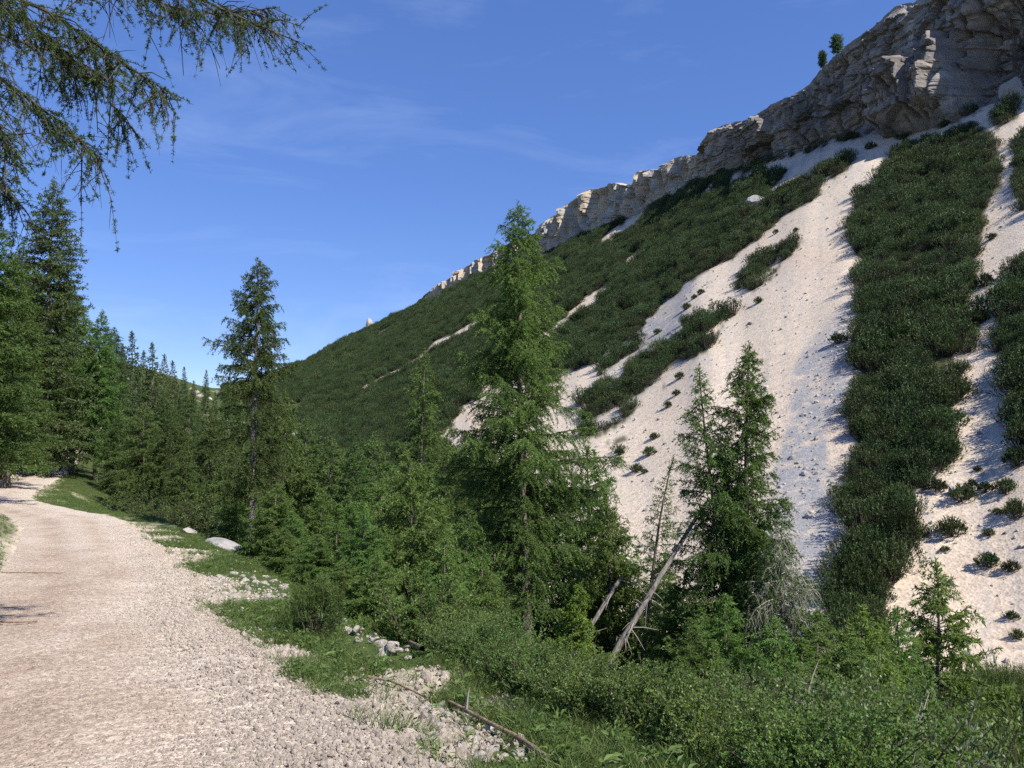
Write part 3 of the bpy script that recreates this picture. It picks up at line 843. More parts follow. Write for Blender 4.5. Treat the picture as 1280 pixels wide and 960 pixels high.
def conifer(seed, Ht, prof, dens=None, nb=200, cb=0.12, up=(-0.15, 0.55), droop=0.35, tip=0.25, tw_sp=0.13, tw_len=0.4, tw_droop=0.5,
            tuft=0.06, nbl=3, bl=0.05, bw=0.014, trunk_r=0.12, lean=(0, 0), wob_a=0.1, spray=0.6, gap=0.0, dead=0.0, min_t=0.1, twtube=1.0, clump=0.2, front=1.0):
    """-> trunk, branches and needle meshes. prof: (relative height, branch length)"""
    rng = np.random.RandomState(seed)
    # trunk
    zt = np.linspace(0, 1, 22)
    w1, w2 = rng.rand(2) * 6
    def axis(r):
        r = np.asarray(r, float)
        return np.stack([lean[0] * Ht * r ** 1.3 + wob_a * np.sin(r * 5 + w1) * r, lean[1] * Ht * r ** 1.3 + wob_a * np.sin(r * 4 + w2) * r, r * Ht], -1)
    tp = axis(zt)
    tr_ = trunk_r * (1 - zt) ** 0.85 + 0.008
    tr_[0] *= 1.35; tr_[1] *= 1.1
    mt = MB(); tubes(mt, tp[None], tr_[None], 10)
    # branches
    x = np.linspace(cb, 0.995, 400)
    dd = np.ones(400) if dens is None else interp_pts(dens, x)
    cdf = np.cumsum(dd); cdf /= cdf[-1]
    rel = np.interp((np.arange(nb) + rng.rand(nb)) / nb, cdf, x)
    az = np.arange(nb) * 2.39996 + rng.normal(0, 0.5, nb)
    L = interp_pts(prof, rel) * rng.uniform(0.62, 1.08, nb)
    L = np.minimum(L * (1 + clump * 1.6 * fbm(v3(np.cos(az) * 1.6, np.sin(az) * 1.6, rel * 9 + seed), 2)), interp_pts(prof, rel) * 1.12)
    L = L * np.where((np.sin(az) < -0.25) & (rel < 0.44), front, 1)
    L = np.maximum(L, 0.06)
    if gap > 0:
        L *= np.where(rng.rand(nb) < gap, 0.35, 1)
    upv = up[0] + (up[1] - up[0]) * rel + rng.normal(0, 0.09, nb)
    dr = droop * (1 - 0.75 * rel) * rng.uniform(0.7, 1.3, nb)
    tpv = tip * rng.uniform(0.5, 1.2, nb)
    B0 = axis(rel)
    ca, sa = np.cos(az), np.sin(az)
    bendy = rng.normal(0, 0.12, nb)
    def bpos(i, t):
        lt = L[i]
        side = bendy[i] * lt * t * t
        return B0[i] + np.stack([ca[i] * lt * t - sa[i] * side, sa[i] * lt * t + ca[i] * side, lt * (upv[i] * t - dr[i] * t ** 2 + tpv[i] * dr[i] * t ** 3 * 1.5)], -1)
    k = 6
    tk = np.linspace(0, 1, k)
    ii = np.repeat(np.arange(nb), k)
    PB = bpos(ii, np.tile(tk, nb)).reshape(nb, k, 3)
    rb = (0.006 + 0.0065 * L)[:, None] * (1 - tk)[None] ** 0.8 * (trunk_r / 0.14) ** 0.5 + 0.003
    mbb = MB(); tubes(mbb, PB, rb, 4)
    # twigs along the branches
    nt = np.maximum((L / tw_sp * 2).astype(int), 2)
    ti = np.repeat(np.arange(nb), nt)
    tt_ = rng.uniform(min_t, 1.0, len(ti))
    o = bpos(ti, tt_)
    tg = unit(bpos(ti, np.minimum(tt_ + 0.04, 1.05)) - bpos(ti, tt_ - 0.02))
    side = unit(np.cross(tg, [0, 0, 1.0])) * np.where(rng.rand(len(ti)) < 0.5, -1, 1)[:, None]
    d = unit(tg * rng.uniform(0.3, 0.9, len(ti))[:, None] + side * spray * rng.uniform(0.6, 1.3, len(ti))[:, None] + rng.normal(0, 0.22, (len(ti), 3)) + np.array([0, 0, -tw_droop * 0.5]))
    tl = tw_len * np.minimum(1, 0.35 + L[ti] * 0.6) * (1.05 - 0.6 * tt_) * rng.uniform(0.45, 1.2, len(ti))
    def tpos(j, s):
        q = o[j] + d[j] * (tl[j] * s)[:, None]
        q[:, 2] -= tw_droop * tl[j] * s * s * 0.55
        return q
    k2 = 3
    jj = np.repeat(np.arange(len(ti)), k2)
    PT = tpos(jj, np.tile(np.linspace(0, 1, k2), len(ti))).reshape(-1, k2, 3)
    if twtube > 0:
        tubes(mbb, PT, np.tile(np.array([0.0035, 0.0026, 0.0012]) * twtube, (len(ti), 1)), 3)
    # needles
    live = np.ones(len(ti), bool)
    if dead > 0: live = rng.rand(len(ti)) > dead
    nn = np.where(live, np.maximum((tl / tuft).astype(int), 1), 0)
    nj = np.repeat(np.arange(len(ti)), nn * nbl)
    ss = rng.uniform(0.05, 1.02, len(nj))
    c = tpos(nj, ss)
    td = unit(d[nj] + np.array([0, 0, -0.5]) * tw_droop)
    bd = unit(td * 0.75 + rng.normal(0, 0.62, (len(nj), 3)))
    twt = rng.uniform(0.0, 1.0, len(ti))
    brt = rng.uniform(0, 1, nb)
    tint = np.clip(0.30 * twt[nj] + 0.30 * brt[ti][nj] + 0.4 * rng.rand(len(nj)), 0, 1)
    mn = MB(); blades(mn, c, bd, bl * rng.uniform(0.7, 1.25, len(nj)), bw, rng, tint)
    # along the leaders of the branches too
    nl_ = np.maximum((L * 0.8 / tuft).astype(int), 1) * nbl
    li = np.repeat(np.arange(nb), nl_)
    lt_ = rng.uniform(0.25, 1.03, len(li))
    c = bpos(li, lt_)
    tg = unit(bpos(li, lt_ + 0.02) - bpos(li, lt_ - 0.02))
    blades(mn, c, unit(tg * 0.6 + rng.normal(0, 0.6, (len(li), 3))), bl * rng.uniform(0.7, 1.2, len(li)), bw, rng, np.clip(0.3 + 0.5 * rng.rand(len(li)), 0, 1))
    # the leading shoot
    nz = int(60 * nbl / 3)
    r = rng.uniform(0.93, 1.004, nz)
    blades(mn, axis(r), unit(rng.normal(0, 0.7, (nz, 3)) + [0, 0, 0.8]), bl * 1.2, bw, rng, rng.rand(nz))
    return mt, mbb, mn, axis

def tree_proto(name, cat, fol, bark='bark', twigm='twig', **kw):
    mt, mb_, mn, ax = conifer(**kw)
    if kw.get("twtube", 1) == 0:
        mt.add(np.concatenate(mb_.v), q=np.concatenate(mb_.q))
        return Proto(name, cat, [("trunk", mt.mesh("trunk", M[bark], True)), ("crown", mn.mesh("crown", M[fol]))])
    return Proto(name, cat, [("trunk", mt.mesh("trunk", M[bark], True)), ("branches", mb_.mesh("branches", M[twigm])), ("crown", mn.mesh("crown", M[fol]))])

def shrub_proto(name, cat, fol, seed, h=1.8, rad=1.2, nst=16, nsub=12, leaves=14, ll=0.055, lw=0.03, upr=0.8, tw='twig'):
    rng = np.random.RandomState(seed)
    az = rng.uniform(0, 2 * math.pi, nst)
    sl = h * rng.uniform(0.6, 1.1, nst)
    out = rad * np.sqrt(rng.uniform(0.02, 1, nst))
    b0 = np.stack([np.cos(az) * 0.12 * rng.rand(nst), np.sin(az) * 0.12 * rng.rand(nst), np.full(nst, -0.08)], -1)
    cur = rng.normal(0, 0.16, (nst, 2))
    def sp(i, t):
        r = out[i] * t ** 1.2
        return b0[i] + np.stack([np.cos(az[i]) * r + cur[i, 0] * np.sin(t * 3), np.sin(az[i]) * r + cur[i, 1] * np.sin(t * 3), sl[i] * (t * 1.15 - 0.25 * t * t * (1.5 - upr))], -1)
    k = 5; tk = np.linspace(0, 1, k)
    mbx = MB()
    PB = sp(np.repeat(np.arange(nst), k), np.tile(tk, nst)).reshape(nst, k, 3)
    tubes(mbx, PB, (0.016 * (1 - tk) ** 0.8 + 0.003)[None] * rng.uniform(0.7, 1.2, nst)[:, None], 4)
    si_ = np.repeat(np.arange(nst), nsub)
    st = rng.uniform(0.22, 1.0, len(si_))
    o = sp(si_, st)
    d = unit(rng.normal(0, 0.7, (len(si_), 3)) + np.array([0, 0, 0.45]) + 0.4 * np.stack([np.cos(az[si_]), np.sin(az[si_]), 0 * st], -1))
    ln = 0.36 * h / 1.8 * rng.uniform(0.4, 1.2, len(si_))
    PT = np.stack([o, o + d * (ln * 0.5)[:, None] + [0, 0, 0.01], o + d * ln[:, None]], 1)
    tubes(mbx, PT, np.tile([0.005, 0.0035, 0.0015], (len(si_), 1)), 3)
    li = np.repeat(np.arange(len(si_)), leaves)
    ls = rng.uniform(0.15, 1.03, len(li))
    c = o[li] + d[li] * (ln[li] * ls)[:, None]
    ld = unit(d[li] * 0.5 + rng.normal(0, 0.6, (len(li), 3)) + [0, 0, 0.15])
    mn = MB()
    tint = np.clip(0.35 * rng.rand(nst)[si_][li] + 0.65 * rng.rand(len(li)), 0, 1)
    blades(mn, c, ld, ll * rng.uniform(0.6, 1.2, len(li)), lw, rng, tint)
    return Proto(name, cat, [("stems", mbx.mesh("stems", M[tw])), ("foliage", mn.mesh("foliage", M[fol]))])

def mugo_meshes(seed, rad=1.0, h=0.9, nsh=110, nbl=9, bl=0.09, bw=0.03, shl=0.24, upw=1.0):
    """a dwarf mountain pine: upright brush-like shoots over a low dome"""
    rng = np.random.RandomState(seed)
    r = rad * np.sqrt(rng.rand(nsh)); a = rng.uniform(0, 2 * math.pi, nsh)
    top = h * np.sqrt(np.maximum(1 - (r / rad / 1.06) ** 2, 0.02)) * rng.uniform(0.62, 1.12, nsh)
    lob = 1 + 0.22 * np.sin(a * 3 + seed) + 0.12 * np.sin(a * 5 + 2 * seed)
    pos = np.stack([np.cos(a) * r * lob, np.sin(a) * r * lob, top], -1)
    ax = unit(np.stack([np.cos(a) * r / rad * 0.7, np.sin(a) * r / rad * 0.7, np.full(nsh, upw)], -1) + rng.normal(0, 0.16, (nsh, 3)))
    ln = shl * rng.uniform(0.7, 1.4, nsh)
    ms = MB()
    base = np.stack([pos[:, 0] * 0.25, pos[:, 1] * 0.25, np.full(nsh, -0.1)], -1)
    mid = pos - ax * (0.35 * h)
    sel = np.arange(0, nsh, 2)
    tubes(ms, np.stack([base, mid, pos], 1)[sel], np.tile([0.022, 0.014, 0.008], (len(sel), 1)), 3)
    mn = MB()
    i = np.repeat(np.arange(nsh), nbl)
    s = rng.uniform(-0.5, 0.9, len(i))
    c = pos[i] + ax[i] * (ln[i] * s)[:, None]
    d = unit(ax[i] * 0.75 + rng.normal(0, 0.55, (len(i), 3)))
    tint = np.clip(0.35 * rng.rand(nsh)[i] + 0.25 * (s > 0.55) + 0.4 * rng.rand(len(i)), 0, 1)
    blades(mn, c, d, bl * rng.uniform(0.7, 1.2, len(i)), bw, rng, tint)
    return ms, mn

def rock_mesh(name, seed, dims=(1, 1, 1), sub=2, rough=0.22, mat='rock', cuts=7):
    import bmesh
    bm = bmesh.new()
    bmesh.ops.create_icosphere(bm, subdivisions=sub, radius=1.0)
    v = np.array([x.co[:] for x in bm.verts])
    f = np.array([[x.index for x in fc.verts] for fc in bm.faces])
    bm.free()
    rng = np.random.RandomState(seed)
    for _ in range(cuts):
        nrm = unit(rng.normal(size=3)); off = rng.uniform(0.55, 0.85)
        dd = v @ nrm - off
        v = v - np.maximum(dd, 0)[:, None] * nrm * 0.95
    v = v * (1 + rough * fbm(v * 1.4 + seed * 3.7, 3))[:, None]
    v = v + 0.5 * rough * 0.35 * np.stack([fbm(v * 4 + seed + q * 9, 3) for q in range(3)], -1)
    mb_ = MB(); mb_.add(v * np.array(dims), t=f)
    return mb_.mesh(name, M[mat], False)

# ------------------------------------------------------------------ scattering of what nobody could count
def scatter(name, pts, rot, scl, protos, label, cat, seed=0):
    me = bpy.data.meshes.new(name)
    me.vertices.add(len(pts))
    me.vertices.foreach_set("co", np.asarray(pts, np.float32).ravel())
    a = me.attributes.new("rot", 'FLOAT_VECTOR', 'POINT'); a.data.foreach_set("vector", np.asarray(rot, np.float32).ravel())
    a = me.attributes.new("scl", 'FLOAT_VECTOR', 'POINT'); a.data.foreach_set("vector", np.asarray(scl, np.float32).ravel())
    a = me.attributes.new("pick", 'INT', 'POINT'); a.data.foreach_set("value", np.random.RandomState(seed).randint(0, len(protos), len(pts)).astype(np.int32))
    me.update()
    ng = bpy.data.node_groups.new(name + "_scatter", 'GeometryNodeTree')
    ng.interface.new_socket("Geometry", in_out='INPUT', socket_type='NodeSocketGeometry')
    ng.interface.new_socket("Geometry", in_out='OUTPUT', socket_type='NodeSocketGeometry')
    n, l = ng.nodes, ng.links
    gi = n.new("NodeGroupInput"); go = n.new("NodeGroupOutput")
    jn = n.new("GeometryNodeJoinGeometry")
    for me_ in protos:
        po = bpy.data.objects.new(me_.name + "_source", me_)
        oi = n.new("GeometryNodeObjectInfo"); oi.inputs["Object"].default_value = po; oi.inputs["As Instance"].default_value = True
        l.new(oi.outputs["Geometry"], jn.inputs[0])
    ip = n.new("GeometryNodeInstanceOnPoints")
    ip.inputs["Pick Instance"].default_value = True
    def attr(nm, t):
        x = n.new("GeometryNodeInputNamedAttribute"); x.data_type = t; x.inputs["Name"].default_value = nm
        return [o for o in x.outputs if o.enabled and o.name == "Attribute"][0]
    l.new(gi.outputs[0], ip.inputs["Points"]); l.new(jn.outputs[0], ip.inputs["Instance"])
    l.new(attr("pick", 'INT'), ip.inputs["Instance Index"])
    e2r = n.new("FunctionNodeEulerToRotation")
    l.new(attr("rot", 'FLOAT_VECTOR'), e2r.inputs[0]); l.new(e2r.outputs[0], ip.inputs["Rotation"])
    l.new(attr("scl", 'FLOAT_VECTOR'), ip.inputs["Scale"])
    l.new(ip.outputs[0], go.inputs[0])
    o = put(name, me, None, label, cat, None, "stuff")
    md = o.modifiers.new("scatter", 'NODES'); md.node_group = ng
    return o

def joined(name, parts):
    """several MB with materials -> one mesh (for scattered sources)"""
    mb_ = MB(); mi = []; mats = []
    for b, mat in parts:
        v = np.concatenate(b.v)
        q = np.concatenate(b.q)
        mb_.add(v, q=q, tint=np.concatenate(b.a)); mi += [len(mats)] * len(q); mats.append(mat)
    me = mb_.mesh(name)
    for m_ in mats: me.materials.append(m_)
    me.polygons.foreach_set("material_index", np.array(mi, np.int32))
    return me

rng = np.random.RandomState(11)
# --- carpet of mountain pine on the slope
mug = []
for s in range(4):
    a, b = mugo_meshes(40 + s, 1.0, 0.95, 120, 9, 0.13, 0.042, 0.24)
    mug.append(joined("mountain_pine_clump", [(a, M['twig']), (b, M['mugo'])]))
pts, scl = [], []
for (da, dbb, n_c) in [(46, 160, 26000), (160, 330, 36000), (330, 620, 60000), (620, 1150, 70000)]:
    azs = rng.uniform(math.atan2(300 - 640, FPX), math.atan2(1420 - 640, FPX), n_c)
    if da >= 330: azs = rng.uniform(-0.36, 0.30, n_c)
    ds = np.sqrt(rng.uniform(da ** 2, dbb ** 2, n_c))
    size = np.where(ds < 300, 1.1 + ds / 420.0, 1.25 + ds / 750.0)
    area = (azs.max() - azs.min()) * (dbb ** 2 - da ** 2) / 2
    keep = rng.rand(n_c) < np.minimum(1, (np.where(ds < 330, np.where(ds < 110, 1.7, 0.9), 1.1) / size ** 2) * area / n_c)
    azs, ds, size = azs[keep], ds[keep], size[keep]
    d0 = np.interp(azs, _azg, G_d0); d1 = np.interp(azs, _azg, G_d1); cl = np.interp(azs, _azg, CL_FADE)
    ok = (ds > d0 * 0.78) & (ds < d1 * np.where(cl > 0.5, 0.992, 1.01))
    azs, ds, size = azs[ok], ds[ok], size[ok]
    x, y = ds * np.sin(azs), ds * np.cos(azs)
    z = H(x, y)
    ok = ~scree_mask(x, y, z)
    if da >= 330:
        for k_ in (-1, 1):
            x2, y2 = x + k_ * np.cos(azs) * size * 0.9, y - k_ * np.sin(azs) * size * 0.9
            ok &= ~scree_mask(x2, y2, H(x2, y2))
    # ragged edge: a little room round the shrub itself
    qx, qy = project(x, y, z)
    thin = (qx < 380) & (fbm(v3(x * 0.03, y * 0.03, 7.0), 3) < -0.05)
    ok &= ~thin
    size = size * (0.78 + 0.55 * (0.5 + fbm(v3(x * 0.11, y * 0.11, 3.0), 3)))
    pts.append(v3(x, y, z - 0.12)[ok]); scl.append(size[ok])
pts = np.concatenate(pts); scl = np.concatenate(scl)
NM = len(pts)
sv = scl[:, None] * (0.6 + 0.85 * rng.rand(NM, 1) ** 1.4) * np.stack([np.ones(NM), np.ones(NM), rng.uniform(0.85, 1.7, NM)], -1)
scatter("mountain_pine_carpet", pts, np.stack([rng.normal(0, 0.12, NM), rng.normal(0, 0.12, NM), rng.uniform(0, 6.28, NM)], -1), sv,
        mug, "dark green dwarf pine carpet covering the slope between the scree chutes", "dwarf pines", 3)

# --- stones lying on the scree
ston = [rock_mesh("scree_stone_%d" % k, 60 + k, (1, 0.8, 0.6), 1, 0.25, 'rock_grey' if k < 3 else 'rock') for k in range(5)]
n_c = 60000
azs = rng.uniform(0.0, 0.72, n_c); ds = np.sqrt(rng.uniform(60 ** 2, 300 ** 2, n_c))
x, y = ds * np.sin(azs), ds * np.cos(azs); z = H(x, y)
qx, qy = project(x, y, z)
gm = np.zeros(n_c, bool)
for p in GREYS[:1]: gm |= poly_in(qx, qy, p)
ok = scree_mask(x, y, z) & (ds < np.interp(azs, _azg, G_d1)) & (rng.rand(n_c) < np.where(gm, 1.0, 0.25))
x, y, z = x[ok], y[ok], z[ok]
ss = 0.06 + 0.30 * rng.rand(len(x)) ** 5 + 0.7 * rng.rand(len(x)) ** 26 + 0.05 * gm[ok] * rng.rand(len(x))
scatter("scree_stones", v3(x, y, z - ss * 0.1), rng.uniform(0, 6.28, (len(x), 3)), np.repeat(ss[:, None], 3, 1), ston,
        "loose pale stones strewn over the scree chutes", "stones", 4)

# --- loose gravel on the road
peb = [rock_mesh("gravel_stone_%d" % k, 80 + k, (1, 0.8, 0.62), 1, 0.2, 'pebble', 5) for k in range(6)]
n_c = 150000
sidx = np.interp(rng.rand(n_c) ** 1.35, [0, 1], [26, 122])
uu = rng.uniform(-ROAD_W - 0.2, 0.35, n_c)
stray = rng.rand(n_c) < 0.22
uu = np.where(stray, 0.3 + 1.7 * rng.rand(n_c) ** 1.6, uu)
cn = (uu + ROAD_W / 2) / (ROAD_W / 2)
x, y = road_pt(sidx, uu)
fz = fbm(v3(x * 0.8, y * 0.8, 3.3), 3)
dn = 0.30 + 0.7 * sstep(-0.05, 0.7, cn + 0.5 * fz) + 0.25 * sstep(-0.5, -1, cn)
gnv = fbm(v3(x * 1.1, y * 1.1, 6.6), 4)
dn = np.where(uu > 0.3, np.clip(1.1 - uu * 0.8 + 1.6 * gnv, 0.02, 1), dn)
ok = (rng.rand(n_c) < dn) & (np.hypot(x, y) > 1.5)
uu = uu[ok]
x, y, sidx, cn = x[ok], y[ok], sidx[ok], cn[ok]
ss = 0.005 + 0.010 * rng.rand(len(x)) ** 1.5 + 0.018 * rng.rand(len(x)) ** 9
ss *= (0.6 + 0.6 * sstep(0.1, 0.9, cn)) * np.where(uu > 0.3, rng.uniform(0.8, 1.9, len(x)), 1)
cn = np.clip(cn, -1, 1)
z = H(x, y) + np.where(uu > 0.2, 0.0, 0.012 - 0.035 * np.exp(-((np.abs(cn) - 0.5) / 0.2) ** 2) + 0.02 * fbm(v3(x * 0.9, y * 0.9, 2.2), 3))
scatter("loose_gravel", v3(x, y, z + ss * 0.25), rng.uniform(0, 6.28, (len(x), 3)), np.repeat(ss[:, None], 3, 1), peb,
        "loose pale gravel strewn over the track", "gravel", 5)

RUB = [[(262,722),(300,712),(335,718),(360,735),(352,748),(310,745),(275,750)],
       [(425,780),(455,785),(490,800),(520,815),(510,826),(470,818),(440,800)],
       [(500,865),(560,885),(610,905),(670,945),(650,962),(590,950),(540,910)],
       [(265,750),(300,745),(360,800),(450,850),(560,960),(500,960),(420,880),(330,815)]]
# --- grass and herbs on the verges
def grass_tuft(seed, nb, ln, w, spread):
    r = np.random.RandomState(seed)
    mb_ = MB()
    a = r.uniform(0, 6.28, nb); rad = spread * np.sqrt(r.rand(nb))
    c = np.stack([np.cos(a) * rad, np.sin(a) * rad, np.zeros(nb)], -1)
    d = unit(np.stack([r.normal(0, 0.38, nb), r.normal(0, 0.38, nb), np.ones(nb)], -1))
    L = ln * r.uniform(0.4, 1.2, nb)[:, None]
    s = unit(np.cross(d, unit(r.normal(size=(nb, 3)))))
    out = np.stack([d[:, 0], d[:, 1], 0 * d[:, 0]], -1)
    m1 = c + d * L * 0.5; tp = c + d * L + out * L * 0.5 - np.array([0, 0, 0.12]) * L
    V = np.stack([c - s * w, c + s * w, m1 + s * w * 0.8, m1 - s * w * 0.8, tp], 1)
    i = np.arange(nb)[:, None] * 5
    mb_.add(V.reshape(-1, 3), q=i + np.array([0, 1, 2, 3]), t=i + np.array([3, 2, 4]), tint=np.repeat(r.rand(nb), 5))
    return mb_.mesh("grass_tuft_%d" % seed, M['grass'])
def herb(seed, nb, ll, lw, hh_):
    r = np.random.RandomState(seed)
    mb_ = MB()
    a = r.uniform(0, 6.28, nb)
    c = np.stack([np.cos(a) * 0.05 * r.rand(nb), np.sin(a) * 0.05 * r.rand(nb), hh_ * r.rand(nb)], -1)
    d = unit(np.stack([np.cos(a), np.sin(a), r.uniform(0.1, 0.9, nb)], -1))
    blades(mb_, c, d, ll * r.uniform(0.6, 1.2, nb), lw, r, r.rand(nb), 0.2)
    return mb_.mesh("herb_%d" % seed, M['herb'])
gt = [grass_tuft(1, 46, 0.13, 0.0022, 0.08), grass_tuft(2, 40, 0.18, 0.0024, 0.07), grass_tuft(3, 52, 0.09, 0.002, 0.10), grass_tuft(6, 48, 0.11, 0.0022, 0.09), grass_tuft(7, 36, 0.15, 0.0024, 0.06), herb(4, 30, 0.045, 0.016, 0.10), herb(5, 26, 0.06, 0.018, 0.13)]
n_c = 42000
sidx = np.interp(rng.rand(n_c) ** 1.2, [0, 1], [26, 215])
rightside = rng.rand(n_c) < 0.78
uu = np.where(rightside, 0.02 + 3.6 * rng.rand(n_c) ** 1.25, -ROAD_W - 0.05 - 3.0 * rng.rand(n_c))
x, y = road_pt(sidx, uu)
gap = np.where(rightside, uu, -uu - ROAD_W)
gn = fbm(v3(x * 1.1, y * 1.1, 6.6), 4)
dn = sstep(0.05, 0.75, gap - 0.25 - 1.2 * gn) * np.where(gn > 0.2, 0.12, 1.0)
dn = np.maximum(dn, 0.06 * sstep(0.0, 0.3, gap))
spit = (sidx > 140) | ~rightside
dn = np.where(spit, sstep(0.05, 0.5, gap), dn)
uu2, _, _ = road_coords(x, y)
zz_ = H(x, y); gpx, gpy = project(x, y, zz_)
for p_ in RUB[:3]:
    c_ = np.mean(p_, axis=0); big_ = (np.array(p_) - c_) * 1.25 + c_ + [0, 6]
    dn = np.where(poly_in(gpx, gpy, big_), dn * 0.08, dn)
ok = (rng.rand(n_c) < dn) & ((uu2 > 0.02) | (uu2 < -ROAD_W - 0.02)) & (np.hypot(x, y) > 2.0)
x, y = x[ok], y[ok]
z = H(x, y)
sc_ = rng.uniform(0.55, 1.35, len(x)) * np.clip(1.05 - 0.012 * np.hypot(x, y), 0.6, 1)
scatter("verge_grass", v3(x, y, z - 0.02), np.stack([rng.normal(0, 0.12, len(x)), rng.normal(0, 0.12, len(x)), rng.uniform(0, 6.28, len(x))], -1),
        np.repeat(sc_[:, None], 3, 1), gt, "green grass and herbs growing along the track verges", "grass", 6)

# ------------------------------------------------------------------ trees one by one
RNG = random.Random(5)
def spot(px, dist, sink=0.12):
    p = at(px, dist); p[2] -= sink
    return p
def height_to(px, dist, pytop):
    p = at(px, dist)
    dx, dy, e = pix_dir(px, pytop)
    return EYE + math.hypot(p[0], p[1]) * e - p[2] + 0.12

# 1 the tall larch in the middle
Dm = 20.0
Hm = height_to(648, Dm, 250)
p_main = tree_proto("larch_tree", "tree", 'larch', seed=101, Ht=Hm, prof=[(0.0, 1.3), (0.14, 1.9), (0.22, 2.5), (0.38, 2.55), (0.5, 2.1), (0.62, 1.65), (0.74, 1.15), (0.85, 0.95), (0.93, 0.6), (1, 0.05)],
    nb=300, cb=0.17, gap=0.2, clump=0.35, up=(0.02, 0.55), droop=0.42, tip=0.3, tw_sp=0.085, tw_len=0.56, tw_droop=0.8, tuft=0.045, nbl=6, bl=0.065, bw=0.016, trunk_r=0.15, front=0.22, lean=(-0.03, 0), wob_a=0.12, spray=0.55,
    dens=[(0, 0.45), (0.3, 0.9), (0.4, 1.1), (0.6, 1), (1, 1.2)])
p_main.place(spot(660, Dm), 0.0, 1.0, "tallest full-crowned larch in the gully, standing before the pine covered slope")
# 2 the slender larch by the track
Dl = 25.0
Hl = height_to(318, Dl, 322)
p_l = tree_proto("larch_tree", "tree", 'larch_dim', bark='bark_pale', seed=102, Ht=Hl, prof=[(0.0, 0.3), (0.2, 1.3), (0.4, 1.6), (0.5, 1.1), (0.6, 1.55), (0.7, 1.35), (0.8, 0.9), (0.9, 0.62), (0.97, 0.3), (1, 0.05)],
    nb=150, cb=0.22, up=(-0.05, 0.35), droop=0.45, tip=0.5, tw_sp=0.085, tw_len=0.48, tw_droop=0.85, tuft=0.045, nbl=4, bl=0.08, bw=0.023, trunk_r=0.14, wob_a=0.14, spray=0.5,
    dens=[(0, 0.5), (0.3, 0.9), (0.45, 0.5), (0.52, 0.25), (0.58, 1.2), (0.8, 1.5), (1, 1.6)], gap=0.12)
p_l.place(spot(318, Dl), 1.0, 1.0, "slender larch with bare pale trunk and spiky crown, beyond the grey slab")
# 3 the wispy larch behind the tall one
p_w = tree_proto("larch_tree", "tree", 'larch', seed=103, Ht=height_to(528, 33, 438), prof=[(0, 1.0), (0.2, 1.9), (0.4, 1.7), (0.7, 1.1), (0.9, 0.5), (1, 0.05)], nb=130, cb=0.1, up=(0, 0.45), droop=0.35, tw_sp=0.11,
    tw_len=0.6, tw_droop=0.7, tuft=0.06, nbl=4, bl=0.10, bw=0.032, trunk_r=0.11)
p_w.place(spot(528, 33), 0, 1.0, "thin wispy larch standing behind the tall full larch")
# 4 twin topped larch on the right
Dt = 18.0
tw1 = conifer(seed=104, Ht=height_to(950, Dt, 444), prof=[(0, 1.6), (0.15, 2.1), (0.35, 1.85), (0.5, 1.3), (0.7, 0.8), (0.88, 0.5), (1, 0.06)], nb=230, cb=0.08, up=(0.0, 0.7), droop=0.45, tw_sp=0.08, tw_len=0.5, tw_droop=0.8,
    tuft=0.045, nbl=5, bl=0.075, bw=0.02, trunk_r=0.10, lean=(0.03, 0), wob_a=0.1)
tw2 = conifer(seed=105, Ht=height_to(885, Dt, 447), prof=[(0, 1.2), (0.2, 1.6), (0.4, 1.35), (0.6, 0.95), (0.85, 0.6), (1, 0.06)], nb=170, cb=0.15, up=(0.0, 0.6), droop=0.5, tw_sp=0.085, tw_len=0.45, tw_droop=0.9,
    tuft=0.045, nbl=4, bl=0.07, bw=0.019, trunk_r=0.08, lean=(-0.055, 0.02), wob_a=0.12)
e = put("larch_tree", None, None, "bright larch with two tops in front of the scree, beside the leaning dead trunk", "tree", None, None, spot(915, Dt), (0, 0, 0))
for t_, off in ((tw1, 0.16), (tw2, -0.12)):
    for nm, b, mt_ in (("trunk", t_[0], 'bark'), ("branches", t_[1], 'twig'), ("crown", t_[2], 'larch')):
        put(nm, b.mesh(nm, M[mt_], nm == "trunk"), e, loc=(off, 0, 0))
# 5 half dead larch with grey hanging twigs
tws = conifer(seed=106, Ht=height_to(968, 16.5, 652), prof=[(0, 1.1), (0.3, 1.35), (0.6, 1.1), (1, 0.2)], nb=140, cb=0.12, up=(-0.1, 0.3), droop=0.55, tw_sp=0.075, tw_len=0.5, tw_droop=1.1, tuft=0.06, nbl=4, bl=0.065, bw=0.018, trunk_r=0.07, dead=0.45, twtube=1.5)
e = put("larch_tree", None, None, "half dead larch with grey drooping twigs beside the two topped larch", "tree", None, None, spot(975, 16.5), (0, 0, 0.8))
put("trunk", tws[0].mesh("trunk", M['bark_pale'], True), e); put("branches", tws[1].mesh("branches", M['dead']), e); put("crown", tws[2].mesh("crown", M['larch']), e)
# 6 dark little larch by the leaning trunk
p_s = tree_proto("larch_tree", "tree", 'larch_dim', seed=107, Ht=height_to(828, 21, 588), prof=[(0, 0.5), (0.3, 1.0), (0.6, 0.75), (1, 0.08)], nb=100, cb=0.15, up=(0, 0.4), droop=0.4, tw_sp=0.10, tw_len=0.4, tw_droop=0.8, tuft=0.055, nbl=4, bl=0.07, bw=0.019, trunk_r=0.07, lean=(0.17, 0))
p_s.place(spot(790, 21), 0.1, 1.0, "small dark leaning larch between the tall larch and the two topped larch")
